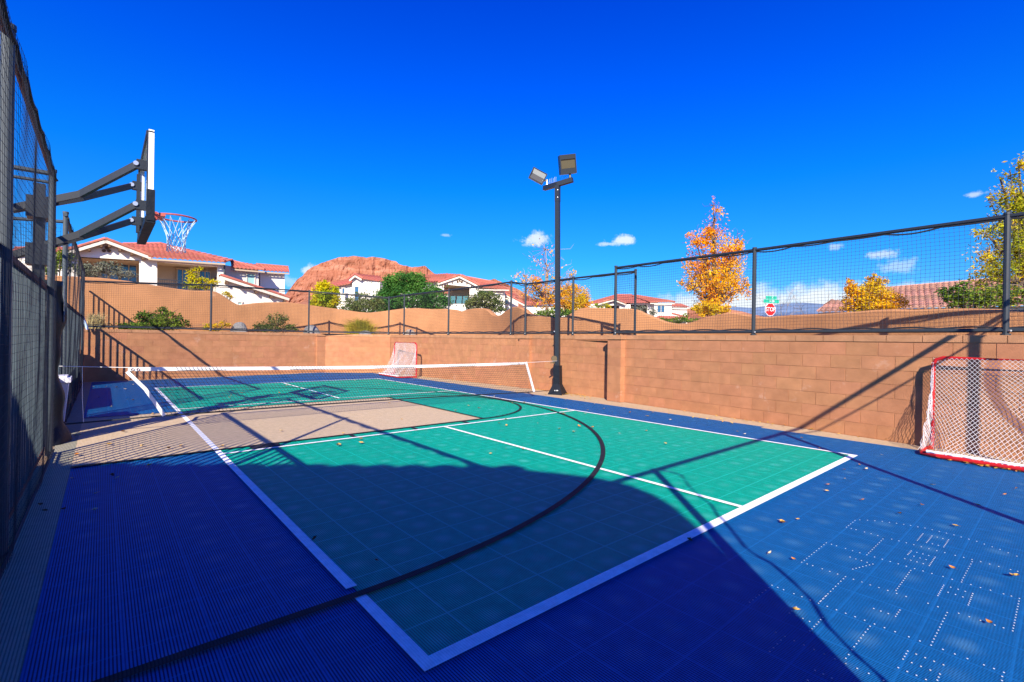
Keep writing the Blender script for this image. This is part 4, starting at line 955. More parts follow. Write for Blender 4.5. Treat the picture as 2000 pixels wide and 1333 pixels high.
slab(b, poly(P4, [(1606, 611), (1668, 609), (1668, 720), (1606, 720)], .3), n4*3); slab(b, poly(P4, [(1668, 606), (2150, 595), (2150, 720), (1668, 720)], 1.4), n4*4)
bt.build('roof', M_TILEB, h4); build_each(bf, 'gutter', M_STEEL, h4); b.build('wall', M_BEIGE, h4)
c = P4.p(1939, 548, 5); b = MB(); b.tube([c, c+(0, 0, .45)], .06, 8); b.build('vent_pipe', M_TILEB, h4)

# --- far roofs peeping over the wall
P5 = VPlane(20, 48, 130, 50)
h5 = thing('house', P5.p(80, 700), 'distant house with a red roof glimpsed through the netting at far left', 'house')
bt = MB(); b = MB(); tiles(bt, P5.p(20, 497, 0), P5.p(150, 497, 0), P5.p(30, 483, 4), P5.p(140, 483, 4)); bt.build('roof', M_TILE, h5); slab(b, poly(P5, [(24, 498), (146, 498), (146, 720), (24, 720)], .5), P5.n*4); b.build('wall', M_HOUSE, h5)
P6 = VPlane(1000, 85, 1130, 85)
h6 = thing('house', P6.p(1050, 700), 'red tiled roof low behind the autumn tree at the light pole', 'house')
bt = MB(); b = MB(); tiles(bt, P6.p(1015, 596, 0), P6.p(1160, 596, 0), P6.p(1035, 585, 4), P6.p(1140, 585, 4), tw=.4); bt.build('roof', M_TILE, h6); slab(b, poly(P6, [(1022, 597), (1152, 597), (1152, 720), (1022, 720)], .6), P6.n*4); b.build('wall', M_HOUSE, h6)

# --- the house behind the viewer that shades the front of the court
sh_a, sh_b = np.array((-2.9, 6.3)), np.array((3.46, 1.24))
EH = 5.0; back = np.array((math.sin(SUN_AZ), math.cos(SUN_AZ)))*EH/math.tan(SUN_EL)
ea, eb = sh_a-back, sh_b-back
h7 = thing('house', (*(ea+eb)/2, 0), 'house outside the frame whose scalloped tile eave shades the front of the court', 'house')
tdir = (eb-ea)/np.linalg.norm(eb-ea); ndir = np.array((tdir[1], -tdir[0])); ndir = ndir if ndir@(np.array((-6., -8.))-ea) > 0 else -ndir
v3 = lambda p, z: np.array((p[0], p[1], z))
PLAN = [(-2.9, 6.3), (2.42, 2.07), (2.62, 1.75), (2.80, 1.40), (2.86, 1.05), (2.78, .74), (2.65, .47), (2.16, -.189), (1.43, -1.064), (-.45, -3.1), (-7.6, 1.6)]
PLAN = [np.array(p)-back for p in PLAN]
bt = MB(); tiles(bt, v3(PLAN[0], EH-.02), v3(PLAN[1], EH-.02), v3(PLAN[0]+ndir*3, EH+.9), v3(PLAN[1]+ndir*3, EH+.9), tw=.33, hgt=.055)
bt.prism([v3(p, EH-.02) for p in PLAN], (0, 0, -.12)); bt.build('roof', M_TILE, h7)
cen = sum(PLAN)/len(PLAN); b = MB(); b.prism([v3(cen+(p-cen)*.82, 0) for p in PLAN], (0, 0, EH-.15)); b.build('wall', M_HOUSE, h7)

# a slack rope hanging off that pipe frame: its curved shadow crosses the green and blue tiles
pts_ = []; cs_ = math.tan(SUN_EL)
for px, py in ((1278, 918), (1308, 922), (1331, 929), (1344, 949), (1364, 969), (1389, 987), (1402, 1009), (1422, 1027), (1456, 1070), (1480, 1087), (1506, 1100), (1550, 1138), (1585, 1172), (1618, 1225), (1670, 1278), (1724, 1325), (1760, 1380)):
    S_ = gnd(px, py); z_ = (S_[1]+2.72)/math.cos(SUN_AZ)*cs_; pts_.append((S_[0]-math.sin(SUN_AZ)*z_/cs_, -2.72, z_))
b = MB(); b.tube(pts_, .014, 5); tag(b.build('hanging_rope', M_BANDB), 'slack dark rope outside the frame whose curved shadow crosses the tiles at right', 'rope')

# ------------------------------------------------------------------ butte and hills
stain(M_STUCCO, (.38, .18, .085), 1.3, .52, .75, .5, (1, 1, .35)); stain(M_STUCCO, (.60, .38, .24), 2.3, .66, .78, .5)
def noise2(x, y, seed=0):
    def h(i, j): v = np.sin(i*127.1+j*311.7+seed*74.7)*43758.5453; return v-np.floor(v)
    xi, yi = np.floor(x), np.floor(y); xf, yf = x-xi, y-yi; u = xf*xf*(3-2*xf); v = yf*yf*(3-2*yf)
    return (h(xi, yi)*(1-u)+h(xi+1, yi)*u)*(1-v)+(h(xi, yi+1)*(1-u)+h(xi+1, yi+1)*u)*v
def fbm(x, y, o=5, seed=0):
    s = 0; a = .5
    for k in range(o): s = s+a*noise2(x*2**k, y*2**k, seed+k); a *= .5
    return s
M_BUTTE = mat('red sandstone', (.40, .165, .098), .95, noise=.38, nscale=.05, bump=1.0, bscale=.25, spec=.05)
def ridge(name, sil, D, depth, m, base_py, nu=260, nv=46, cliff=.72, rough=1.0, seed=3):
    xs_ = np.linspace(sil[0][0], sil[-1][0], nu); sx, sy = [p[0] for p in sil], [p[1] for p in sil]; V = np.zeros((nv, nu, 3))
    for i, px in enumerate(xs_):
        top = np.interp(px, sx, sy)
        T = at(px, top, D); B_ = at(px, base_py, D-depth); hgt = max(T[2]-B_[2], .5)
        for j in range(nv):
            v = j/(nv-1)
            # talus below, cliff band above
            if v < .55: zz = v/.55*cliff*.72; dd = v/.55*.80
            elif v < .85: zz = cliff*.72+(v-.55)/.30*(1-cliff*.72)*.97; dd = .80+(v-.55)/.30*.05
            else: zz = 1-(1-v)/.15*(1-cliff*.72)*.03; dd = .85+(v-.85)/.15*.15
            P = B_*(1-dd)+T*dd; P[2] = B_[2]+hgt*zz
            if v < .98:
                n_ = fbm(np.float64(px*.05), np.float64(v*7), 5, seed)-.5; gl = abs(fbm(np.float64(px*.11), np.float64(v*1.3), 4, seed+9)-.5)
                n2_ = fbm(np.float64(px*.16+v*3), np.float64(v*26), 4, seed+5)-.5; cl_ = (1.0 if .52 < v < .9 else .15)*(.25+.75*min(1, max(0, (px-610)/120)))
                P = P-ray(px, 655)*rough*depth*(.045*n_+.03*n2_+.06*(gl-.12)*cl_*(.4+1.2*fbm(np.float64(px*.02), np.float64(1.0), 3, seed+2))); P[2] += rough*hgt*(.035*n_+.025*n2_)*(1 if v > .05 else 0)*(1-v)
            V[j, i] = P
    b = MB(); b.add(V.reshape(-1, 3), [(j*nu+i, j*nu+i+1, (j+1)*nu+i+1, (j+1)*nu+i) for j in range(nv-1) for i in range(nu-1)])
    return struct(b.build(name, m))
SIL = [(540, 588), (556, 580), (565, 570), (580, 551), (590, 544), (600, 534), (612, 526), (625, 521), (640, 517), (655, 512.5), (660, 509.5), (675, 508), (690, 507), (703, 507.5), (715, 510), (728, 509.5), (740, 510.5), (755, 513), (773, 517), (779, 522), (790, 525.5), (805, 527), (822, 527), (829, 525.5), (836, 530), (846, 538), (860, 545), (885, 551), (930, 553), (952, 552), (966, 550), (980, 556), (1005, 566), (1030, 580), (1060, 600)]
stain(M_BUTTE, (.27, .095, .055), .05, .45, .62, .65, (.25, .25, 4.0)); stain(M_BUTTE, (.52, .27, .18), .035, .52, .68, .6, (.4, .4, 2.0))
ridge('butte_hill', SIL, 900, 330, M_BUTTE, 640, nu=340, nv=80)
ridge('red_hills', [(1270, 618), (1300, 610), (1340, 604), (1390, 600), (1420, 606), (1440, 609), (1456, 612), (1470, 616), (1490, 620)], 420, 120, M_BUTTE, 634, nu=90, nv=24, seed=21)
M_FAR_HAZE = mat('far hazed mountains', (.11, .16, .27), 1.0, noise=.25, nscale=.002, spec=0)  # rock colour shifted to blue, painting in the haze of distance
ridge('far_mountains', [(1200, 614), (1300, 608), (1420, 601), (1470, 604), (1500, 600), (1530, 596), (1570, 594), (1600, 596), (1640, 601), (1700, 600), (1800, 604), (1900, 610)], 5200, 1500, M_FAR_HAZE, 645, nu=100, nv=24, cliff=.9, rough=.5, seed=31)
b = MB()   # junipers along the butte rim
for px in list(np.linspace(600, 655, 14))+list(np.linspace(716, 775, 12)):
    px += rng.uniform(-1.5, 1.5); P = at(px, np.interp(px, [p[0] for p in SIL], [p[1] for p in SIL])+.3, 895); r_ = rng.uniform(.7, 1.5)
    for k in range(10): q = P+rng.normal(0, r_*.5, 3); a, c, e = rng.normal(0, r_*.6, (3, 3)); b.add([q+a, q+c, q+e], [(0, 1, 2)])
o = b.build('rim_shrubs', leafmat('juniper', (.04, .055, .03))); tag(o, 'dark low scrub dotting the rim of the red butte', 'scrub', kind='stuff')

# ------------------------------------------------------------------ trees, shrubs
def leaf(b, c, s, asp=.45, up=.0):
    d = rng.normal(0, 1, 3); d[2] = d[2]*.7-up; d /= np.linalg.norm(d)+1e-9; n = rng.normal(0, 1, 3); w = np.cross(d, n); w /= np.linalg.norm(w)+1e-9; k = s*rng.uniform(.6, 1.3)
    q = np.cross(d, w)*k*.12
    b.add([c-d*k*.5, c+w*k*asp*.5+q, c+d*k*.5, c-w*k*asp*.5+q], [(0, 1, 2), (0, 2, 3)])
def crown_pts(lobes, D, n, hollow=.35, squash=1.0, clump=0.0):
    """points in a set of ellipsoid lobes given in image pixels at depth D; depth radius like the width"""
    ar = np.array([l[2]*l[3]*(l[4] if len(l) > 4 else 1) for l in lobes], float); ar /= ar.sum(); out = []
    for l, a in zip(lobes, ar):
        px, py, rx, ry = l[:4]; k = max(3, int(n*a)); c = at(px, py, D); rm = rx/F*D; rz = ry/F*D; dd = l[5] if len(l) > 5 else 0
        cl = []
        nc = max(3, int(k/70))
        for _ in range(nc):
            v = rng.normal(0, 1, 3); v /= np.linalg.norm(v); cl.append(v*rng.uniform(.35, 1.0)**.6)
        for _ in range(k):
            if clump and rng.random() < clump: v = cl[rng.integers(nc)]+rng.normal(0, .16, 3)
            else: v = rng.normal(0, 1, 3); v /= np.linalg.norm(v); v *= rng.uniform(hollow, 1.05)
            out.append(c+RT*v[0]*rm+FW*(v[1]*rm*squash+dd)+UP*v[2]*rz)
    return out
def branchy(b, base, tips, r0, r1=.006, wig=.06, n=6):
    for t in tips:
        pl = []; base_ = np.array(base, float); t = np.array(t, float); ln = np.linalg.norm(t-base_)
        for k in range(n+1):
            u = k/n; p = base_*(1-u)+t*u; p = p+rng.normal(0, wig*ln*.12, 3)*math.sin(math.pi*u); p[2] += .10*ln*math.sin(math.pi*u)*.3; pl.append(p)
        b.tube(pl, r0, 5, r1=r1)
def tree(name, label, cat, lobes, D, n, ls, lm, base_px, base_z=-.05, trunk_r=.12, bark=M_TRUNK, fork_py=None, nb=14, group=None, asp=.45, hollow=.3, clump=.6, tw=0, up=.0, squash=1.0):
    gx = at(base_px[0], base_px[1], D); base = np.array((gx[0], gx[1], base_z)); root = thing(name, base, label, cat, group)
    pts = crown_pts(lobes, D, n, hollow, squash, clump)
    b = MB(); fork = at(base_px[0], fork_py if fork_py else base_px[1], D)
    b.tube([base, (base+fork)/2+rng.normal(0, .02, 3), fork], trunk_r, 8, r1=trunk_r*.75)
    tips = [pts[rng.integers(len(pts))] for _ in range(nb)]
    branchy(b, fork, tips, trunk_r*.45, .008)
    for l in lobes:
        c = at(l[0], l[1], D); branchy(b, fork, [c], trunk_r*.6, .02)
        for _ in range(tw): q = c+rng.normal(0, l[2]/F*D*.5, 3); e = q+np.array((rng.normal(0, .25), rng.normal(0, .25), rng.uniform(.1, .5)))*l[3]/F*D*.6; b.tube([c, q, e], .012, 3, r1=.004)
    b.build('trunk', bark, root)
    b = MB()
    for p in pts: leaf(b, p, ls, asp, up)
    b.build('crown', lm, root)
    return root
L_DARK = leafmat('dark green leaves', (.040, .125, .028), .45, .015, .2, col2=(.08, .20, .035))
L_YG = leafmat('yellow green leaves', (.62, .50, .012), .35, .02, .35, col2=(.28, .36, .02))
L_OL = leafmat('olive leaves', (.085, .13, .035), .4, .02, .25, col2=(.15, .17, .05))
L_OR = leafmat('orange leaves', (.78, .31, .015), .35, .022, .35, col2=(.80, .46, .02))
L_ORT = leafmat('deep orange leaves', (.80, .30, .010), .35, .02, .3, col2=(.82, .48, .015))
L_ORG = leafmat('gold leaves', (.78, .40, .012), .35, .025, .35, col2=(.66, .46, .02))
L_LIME = leafmat('lime leaves', (.78, .52, .02), .4, .03, .35, col2=(.38, .40, .025), c2amt=.3)
L_BUSH = leafmat('bush leaves', (.07, .155, .018), .45, .02, .2, col2=(.15, .20, .025))
L_GREY = leafmat('grey green leaves', (.13, .145, .095), .4, .01, .2, col2=(.19, .19, .14))
L_PINK = leafmat('russet leaves', (.42, .17, .07), .4, .03, .3, col2=(.50, .26, .03))
L_GRASS = leafmat('dry grass', (.42, .33, .035), .35, .02, .3, col2=(.30, .30, .05))
L_PALEG = leafmat('pale grass', (.52, .43, .22), .3, .01, .3)
# background trees
tree('shade_tree', 'big dense dark green tree in front of the centre white house', 'tree', [(802, 578, 62, 32), (760, 590, 34, 26), (848, 588, 32, 26), (790, 552, 42, 20), (765, 555, 18, 17), (812, 548, 22, 16), (745, 600, 26, 20)], 42, 21000, .21, L_DARK, (800, 630), trunk_r=.2, hollow=.45)
tree('yellow_tree', 'rounded yellow green tree left of the centre white house', 'tree', [(637, 580, 24, 27), (630, 563, 12, 15), (650, 590, 16, 20), (624, 590, 14, 16), (655, 566, 9, 10)], 40, 4200, .24, L_YG, (637, 640), trunk_r=.12)
tree('olive_shrub', 'loose olive green shrub in front of the tower of the centre house', 'shrub', [(698, 592, 30, 22), (715, 600, 30, 16), (735, 595, 18, 18), (700, 575, 12, 12, .4), (690, 606, 30, 10)], 36, 3400, .17, L_OL, (705, 640), trunk_r=.06, tw=5, hollow=.1)
tree('green_shrub', 'bushy mid green shrub beside the gabled porch of the centre house', 'shrub', [(948, 590, 34, 17), (930, 596, 24, 16), (972, 598, 18, 16), (950, 578, 20, 10)], 36, 3800, .19, L_OL, (950, 640), trunk_r=.07, tw=3)
# autumn tree behind the pole: bare top, gold leaves below
tree('autumn_tree', 'half bare autumn tree with a pale trunk right behind the light pole', 'tree', [(1068, 575, 52, 30, 1.0), (1045, 560, 34, 22, .5), (1110, 560, 30, 26, .5), (1070, 530, 46, 34, .13), (1066, 488, 34, 40, .04), (1025, 540, 20, 20, .2)], 26, 2000, .13, L_OR, (1068, 625), trunk_r=.10, bark=M_TRUNKP, fork_py=590, nb=40, tw=16, clump=.75, hollow=.1, up=.5)
tree('gold_tree', 'dense golden round tree just right of the light pole', 'tree', [(1122, 582, 28, 26), (1105, 592, 26, 22), (1140, 590, 20, 20), (1095, 575, 14, 16)], 33, 5200, .15, L_ORG, (1115, 635), trunk_r=.1, clump=.6)
tree('low_shrub', 'green shrub low under the half bare autumn tree by the pole', 'shrub', [(1090, 612, 26, 10), (1060, 614, 22, 8), (1112, 612, 12, 8)], 24, 1300, .13, L_BUSH, (1090, 645), trunk_r=.04)
tree('tall_autumn_tree', 'tall orange autumn tree with thin bare top twigs between two fence posts', 'tree', [(1395, 560, 48, 42, 1.1), (1375, 520, 36, 34, .8), (1425, 515, 32, 40, .8), (1392, 475, 44, 30, .55), (1358, 470, 22, 20, .35), (1440, 470, 18, 22, .3), (1395, 435, 26, 26, .22), (1393, 402, 10, 22, .12), (1345, 555, 20, 16, .3), (1450, 565, 16, 30, .45)], 22, 9500, .120, L_ORT, (1396, 640), trunk_r=.12, bark=M_TRUNK, fork_py=600, nb=46, tw=10, clump=.72, hollow=.1, up=.6)
tree('gold_bush', 'golden bushy shrub at the foot of the tall orange autumn tree', 'shrub', [(1385, 600, 24, 16), (1370, 606, 16, 12), (1405, 605, 20, 10)], 21, 2200, .12, L_ORG, (1388, 640), trunk_r=.05)
tree('small_gold_tree', 'small bushy golden orange tree in front of the brown tiled roof', 'tree', [(1705, 578, 34, 27), (1672, 585, 24, 22), (1740, 590, 28, 20), (1712, 552, 16, 16), (1662, 562, 12, 18), (1690, 600, 40, 12)], 17, 7600, .088, L_ORG, (1700, 640), trunk_r=.07, clump=.6, tw=4)
tree('lime_tree', 'big yellow and lime leaved tree cut off by the right edge of the picture', 'tree', [(1985, 480, 58, 60, 1.2), (1955, 540, 46, 40, .8), (1998, 400, 50, 62, 1.0), (1965, 395, 30, 40, .5), (1952, 345, 12, 20, .15), (1990, 330, 26, 34, .5), (1930, 525, 30, 38, .45), (1925, 455, 18, 20, .25), (2050, 480, 70, 130, 1.0)], 13, 11500, .108, L_LIME, (2010, 640), trunk_r=.13, fork_py=560, nb=30, clump=.65, hollow=.15, up=.5, asp=.34)
tree('laurel_bush', 'dark glossy green bush before the brown roof at the right end of the wall', 'shrub', [(1878, 575, 30, 22), (1905, 585, 40, 20), (1950, 580, 40, 26), (1860, 590, 18, 14)], 12, 2600, .10, L_BUSH, (1900, 645), trunk_r=.05, asp=.4)
tree('yellow_shrub', 'thin yellow flowering shrub in front of the porch of the large white house', 'shrub', [(378, 545, 16, 16), (372, 532, 10, 8), (410, 552, 18, 10), (385, 560, 30, 8), (388, 525, 7, 7)], 24, 1900, .10, L_YG, (385, 640), trunk_r=.03, tw=6, hollow=.05)
tree('drooping_shrub', 'sprig of yellow green leaves hanging over the wavy wall by the white house', 'shrub', [(440, 574, 12, 5), (452, 580, 8, 4)], 23, 260, .09, L_LIME, (436, 620), trunk_r=.015)
tree('grey_shrub', 'grey green shrubs in front of the left porch of the large white house', 'shrub', [(185, 528, 26, 13), (215, 522, 22, 14), (240, 535, 24, 10), (165, 535, 14, 14), (165, 520, 12, 10)], 24, 2600, .11, L_GREY, (200, 640), trunk_r=.04)
tree('cypress_shrub', 'bright green shrub glimpsed between the netting posts at far left', 'shrub', [(118, 512, 22, 26), (95, 525, 18, 16), (128, 500, 12, 16)], 21, 2200, .11, L_BUSH, (115, 640), trunk_r=.06)
tree('dark_shrub', 'dark shrub at the porch of the house right of the light pole', 'shrub', [(1250, 602, 20, 8), (1275, 610, 12, 9), (1240, 607, 20, 6)], 40, 700, .18, L_GREY, (1255, 645), trunk_r=.04)
tree('low_hedge', 'low green hedge in the dip of the wavy wall under the bay window', 'hedge', [(1320, 626, 34, 6), (1338, 619, 10, 9), (1300, 626, 14, 5), (1355, 626, 16, 5)], 34, 1100, .16, L_BUSH, (1325, 650), trunk_r=.04)
tree('sprig_shrub', 'small yellow shrub in front of the gable of the house right of the pole', 'shrub', [(1182, 597, 10, 6), (1165, 598, 7, 5)], 50, 350, .2, L_YG, (1180, 650), trunk_r=.03)
# bare trees
def bare_tree(label, bx, D, top, spread, seed, r0=.05):
    global rng; keep = rng; rng = np.random.default_rng(seed)
    g = at(bx, 640, D); base = np.array((g[0], g[1], -.05)); root = thing('bare_tree', base, label, 'tree'); b = MB()
    def grow(p, d, ln, r_, k):
        q = p+d*ln; b.tube([p, (p+q)/2+rng.normal(0, ln*.03, 3), q], r_, 5 if k < 2 else 3, r1=r_*.6)
        if k >= 5: return
        for _ in range(3 if k < 3 else 2):
            nd_ = d+rng.normal(0, .42*spread, 3); nd_[2] = abs(nd_[2])*.8+.15; nd_ /= np.linalg.norm(nd_); grow(q, nd_, ln*rng.uniform(.6, .82), r_*.6, k+1)
    h = at(bx, top, D)[2]-base[2]; grow(base, np.array((0, 0, 1.0)), h*.30, r0, 0); b.build('branches', M_TRUNKP, root); rng = keep
bare_tree('leafless tree with spreading twigs right of the stop sign', 1543, 32, 528, 1.0, 5, .06)
bare_tree('thin leafless tree between the stop sign tree and the golden shrub', 1598, 38, 570, 1.1, 8, .05)
bare_tree('twiggy leafless tree beside the small golden tree', 1622, 40, 572, 1.1, 12, .05)

# planting bed shrubs, grasses, boulders
BEDP = shifted([(9.0, -4), (9.05, 4.9), (9.1, 8.6), (8.75, 16.4), (6.3, 18.35), (-1.44, 17.5), (-4, 17.2)], 0)
def bed_at(px): P = on_path(px, 652, BEDP); return P, float((P-CAM)@FW)
def bed_shrub(name, label, lobes, n, ls, lm, px, tw=6):
    P, D = bed_at(px); return tree(name, label, 'shrub', lobes, D, n, ls, lm, (px, 650), 1.38, .03, M_TRUNK, None, 10, tw=tw, hollow=.05, clump=.55)
bed_shrub('bed_shrub', 'large spiky dark green shrub in the bed above the far wall, left', [(285, 627, 24, 17), (318, 623, 26, 20), (345, 634, 20, 12), (262, 640, 22, 9), (320, 606, 9, 8), (352, 622, 6, 10), (300, 638, 52, 10)], 4200, .085, L_BUSH, 305)
bed_shrub('bed_shrub', 'small light green shrub between the large shrub and the first grey boulder', [(420, 639, 20, 8), (440, 635, 12, 8), (405, 643, 14, 6)], 900, .06, L_LIME, 423)
bed_shrub('bed_shrub', 'medium green shrub with reddish tips between the two grey boulders', [(530, 636, 28, 14), (548, 624, 16, 14), (512, 640, 18, 10), (560, 640, 18, 9), (527, 620, 7, 7), (575, 645, 8, 5, .4)], 2600, .07, L_OL, 537)
def grass(label, px0, px1, top, n, lm, seed):
    P, D = bed_at((px0+px1)/2); root_c = (px0+px1)/2; b = MB(); base = np.array((P[0], P[1], 1.38)); hw = (px1-px0)/2/F*D; ht = (652-top)/F*D
    for _ in range(n):
        u = rng.normal(0, .33); u = max(-1, min(1, u)); a = rng.uniform(0, 6.28); root = base+RT*u*hw*.75+FW*rng.normal(0, .08); lean = np.array((math.cos(a), math.sin(a), 0))*hw*rng.uniform(.3, .95)+RT*u*hw*.5
        h = ht*1.5*rng.uniform(.55, 1.05)*(1-.35*abs(u)); w = .005
        p1 = root+lean*.35+np.array((0, 0, h*.75)); p2 = root+lean*1.0+np.array((0, 0, h*rng.uniform(.75, 1.0))); s_ = RT*w
        b.add([root-s_, root+s_, p1+s_*.8, p1-s_*.8, p2], [(0, 1, 2, 3), (3, 2, 4)])
    root_o = thing('grass_clump', base, label, 'grass'); b.build('blades', lm, root_o)
grass('mounded yellow ornamental grass between the boulders by the corner of the far wall', 665, 742, 622, 1500, L_GRASS, 1)
grass('pale straw coloured grass at the left end of the planting bed', 165, 205, 620, 700, L_PALEG, 2)
def boulder(label, pxs, py_top, m, px0, px1, seed, peak=.5):
    P, D = bed_at((px0+px1)/2); P = P-FW*.15; D -= .15; w = (px1-px0)/2/F*D; h = (659-py_top)/F*D; c = np.array((P[0], P[1], 1.36)); b = MB(); nu, nv = 22, 10; vs_ = []; rg = np.random.default_rng(seed)
    for j in range(nv+1):
        ph = math.pi/2*j/nv
        for i in range(nu):
            a = 2*math.pi*i/nu; r_ = 1+.22*(fbm(np.float64(math.cos(a)*1.5+seed), np.float64(math.sin(a)*1.5+ph*1.4), 4, seed)-.5)*2
            k = math.cos(ph)**.75
            vs_.append(c+RT*(math.cos(a)*w*k*r_+(peak-.5)*w*math.sin(ph))+np.array((FW[0], FW[1], 0))*math.sin(a)*w*.7*k*r_+np.array((0, 0, h*math.sin(ph)*(.88+.12*r_))))
    b.add(vs_, [(j*nu+i, j*nu+(i+1) % nu, (j+1)*nu+(i+1) % nu, (j+1)*nu+i) for j in range(nv) for i in range(nu)]); tag(b.build('boulder', m), label, 'boulder')
boulder('pale grey boulder with a rounded peak left of the medium shrub', None, 631, M_ROCK, 453, 487, 3, .62)
boulder('dark grey boulder with a sloping right side behind the second fence post', None, 635, M_ROCK, 597, 632, 4, .25)
boulder('low flat grey boulder in front of the yellow grass', None, 643, M_ROCK, 700, 730, 6, .55)
boulder('small tan and white boulder right of the corner post', None, 640, M_ROCKT, 790, 816, 9, .4)

# ------------------------------------------------------------------ stop sign
SDp = 30.0
sc_ = at(1504.5, 605, SDp); stop = thing('stop_sign', (sc_[0], sc_[1], 0), 'red stop sign under two green street name blades beyond the wavy wall', 'sign')
# sign plane turned a little from the camera
sn = -np.array((math.sin(R(27)), math.cos(R(27)), 0)); sn /= np.linalg.norm(sn); st = np.cross((0, 0, 1), sn); st = st if st@RT > 0 else -st
b = MB(); b.tube([(sc_[0], sc_[1], -.05)-sn*.03, (sc_[0], sc_[1], at(1504, 577, SDp)[2])-sn*.03], .03, 8); b.build('pole', M_BOLT, stop)
def octa(r_): return [sc_+st*r_*math.cos(R(22.5+45*k))+np.array((0, 0, 1.0))*r_*math.sin(R(22.5+45*k)) for k in range(8)]
M_SRED = mat('sign red', (.75, .012, .014), .5); M_SGRN = mat('sign green', (.02, .36, .24), .5); M_SWHT = mat('sign white', (.85, .85, .85), .5)
rS = (11.2/F*SDp)/math.cos(R(22.5))
b = MB(); b.prism(octa(rS*1.07), -sn*.01); ed = b.build('border', M_SWHT, stop)
b = MB(); b.prism([p+sn*.006 for p in octa(rS)], sn*.004); face = b.build('face', M_SRED, stop)
def text(body, size, loc, m, parent, xscale=1.0):
    cu = bpy.data.curves.new('lettering', 'FONT'); cu.body = body; cu.size = size; cu.align_x = 'CENTER'; cu.align_y = 'CENTER'; cu.extrude = .004
    t = bpy.data.objects.new('lettering', cu); col.objects.link(t)
    Mx = Matrix(((st[0]*xscale, 0, sn[0], loc[0]), (st[1]*xscale, 0, sn[1], loc[1]), (0, 1, 0, loc[2]), (0, 0, 0, 1)))
    dg = bpy.context.evaluated_depsgraph_get(); me = bpy.data.meshes.new_from_object(t.evaluated_get(dg)); bpy.data.objects.remove(t)
    me.transform(Mx); me.materials.clear(); me.materials.append(m); o = bpy.data.objects.new('lettering', me); col.objects.link(o); o.parent = parent
    root = parent
    while root.parent: root = root.parent
    o.matrix_parent_inverse = Matrix.Translation(-Vector(root.location)) if parent is root else Matrix.Identity(4)
    return o
text('STOP', .37, sc_+sn*.016, M_SWHT, face, .80)
for px, py, w, h, tt, sz in ((1506.5, 581.8, .80, .19, 'PATH AVE', .15), (1506.5, 588.8, 1.14, .22, 'OAK DR', .19)):
    c = at(px, py, SDp); b = MB(); b.box(c, (w, .012, h), st, sn); bl = b.build('street_name_blade', M_SGRN, stop); 
    if tt == 'OAK DR': text('DR', sz, c+st*.12+sn*.012, M_SWHT, bl, .8)
    text('N', .13, c-st*.10+sn*.012, M_SWHT, bl, .8) if tt == 'OAK DR' else text('ST', .13, c+st*.08+sn*.012, M_SWHT, bl, .8)

# ------------------------------------------------------------------ fallen leaves
M_LY = mat('dry yellow leaf', (.62, .36, .07), .7, noise=.3, nscale=90); M_LO = mat('dry orange leaf', (.50, .19, .03), .7, noise=.3, nscale=90); M_LB = mat('brown leaf', (.16, .075, .03), .8, noise=.3, nscale=90); M_LP = mat('pale leaf', (.66, .52, .34), .7, noise=.3, nscale=90)
def leaf_mesh(kind, m):
    b = MB(); L_ = .058; w = .019; rows = 7; vs_ = []
    for j in range(rows+1):
        u = j/rows; hw = w*math.sin(math.pi*u**.8)*(1 if kind != 2 else .6+.4*math.sin(u*14)); cz = .004+.016*(u-.45)**2*4*(1 if kind % 2 else .5)
        for q in (-1, 0, 1): vs_.append(((u-.5)*L_, q*hw, cz+(.010 if kind < 2 else .016)*abs(q)*math.sin(math.pi*u)))
    b.add(vs_, [(j*3+q, j*3+q+1, (j+1)*3+q+1, (j+1)*3+q) for j in range(rows) for q in (0, 1)]); b.tube([(-.5*L_, 0, .008), (-.8*L_, .004, .012)], .0012, 3)
    me = bpy.data.meshes.new('fallen_leaf'); me.from_pydata(b.v, [], b.f); me.materials.append(m); return me
KINDS = [(leaf_mesh(0, M_LY), 'dry yellow leaf'), (leaf_mesh(1, M_LO), 'curled orange leaf'), (leaf_mesh(2, M_LB), 'shrivelled brown leaf'), (leaf_mesh(1, M_LP), 'pale tan leaf')]
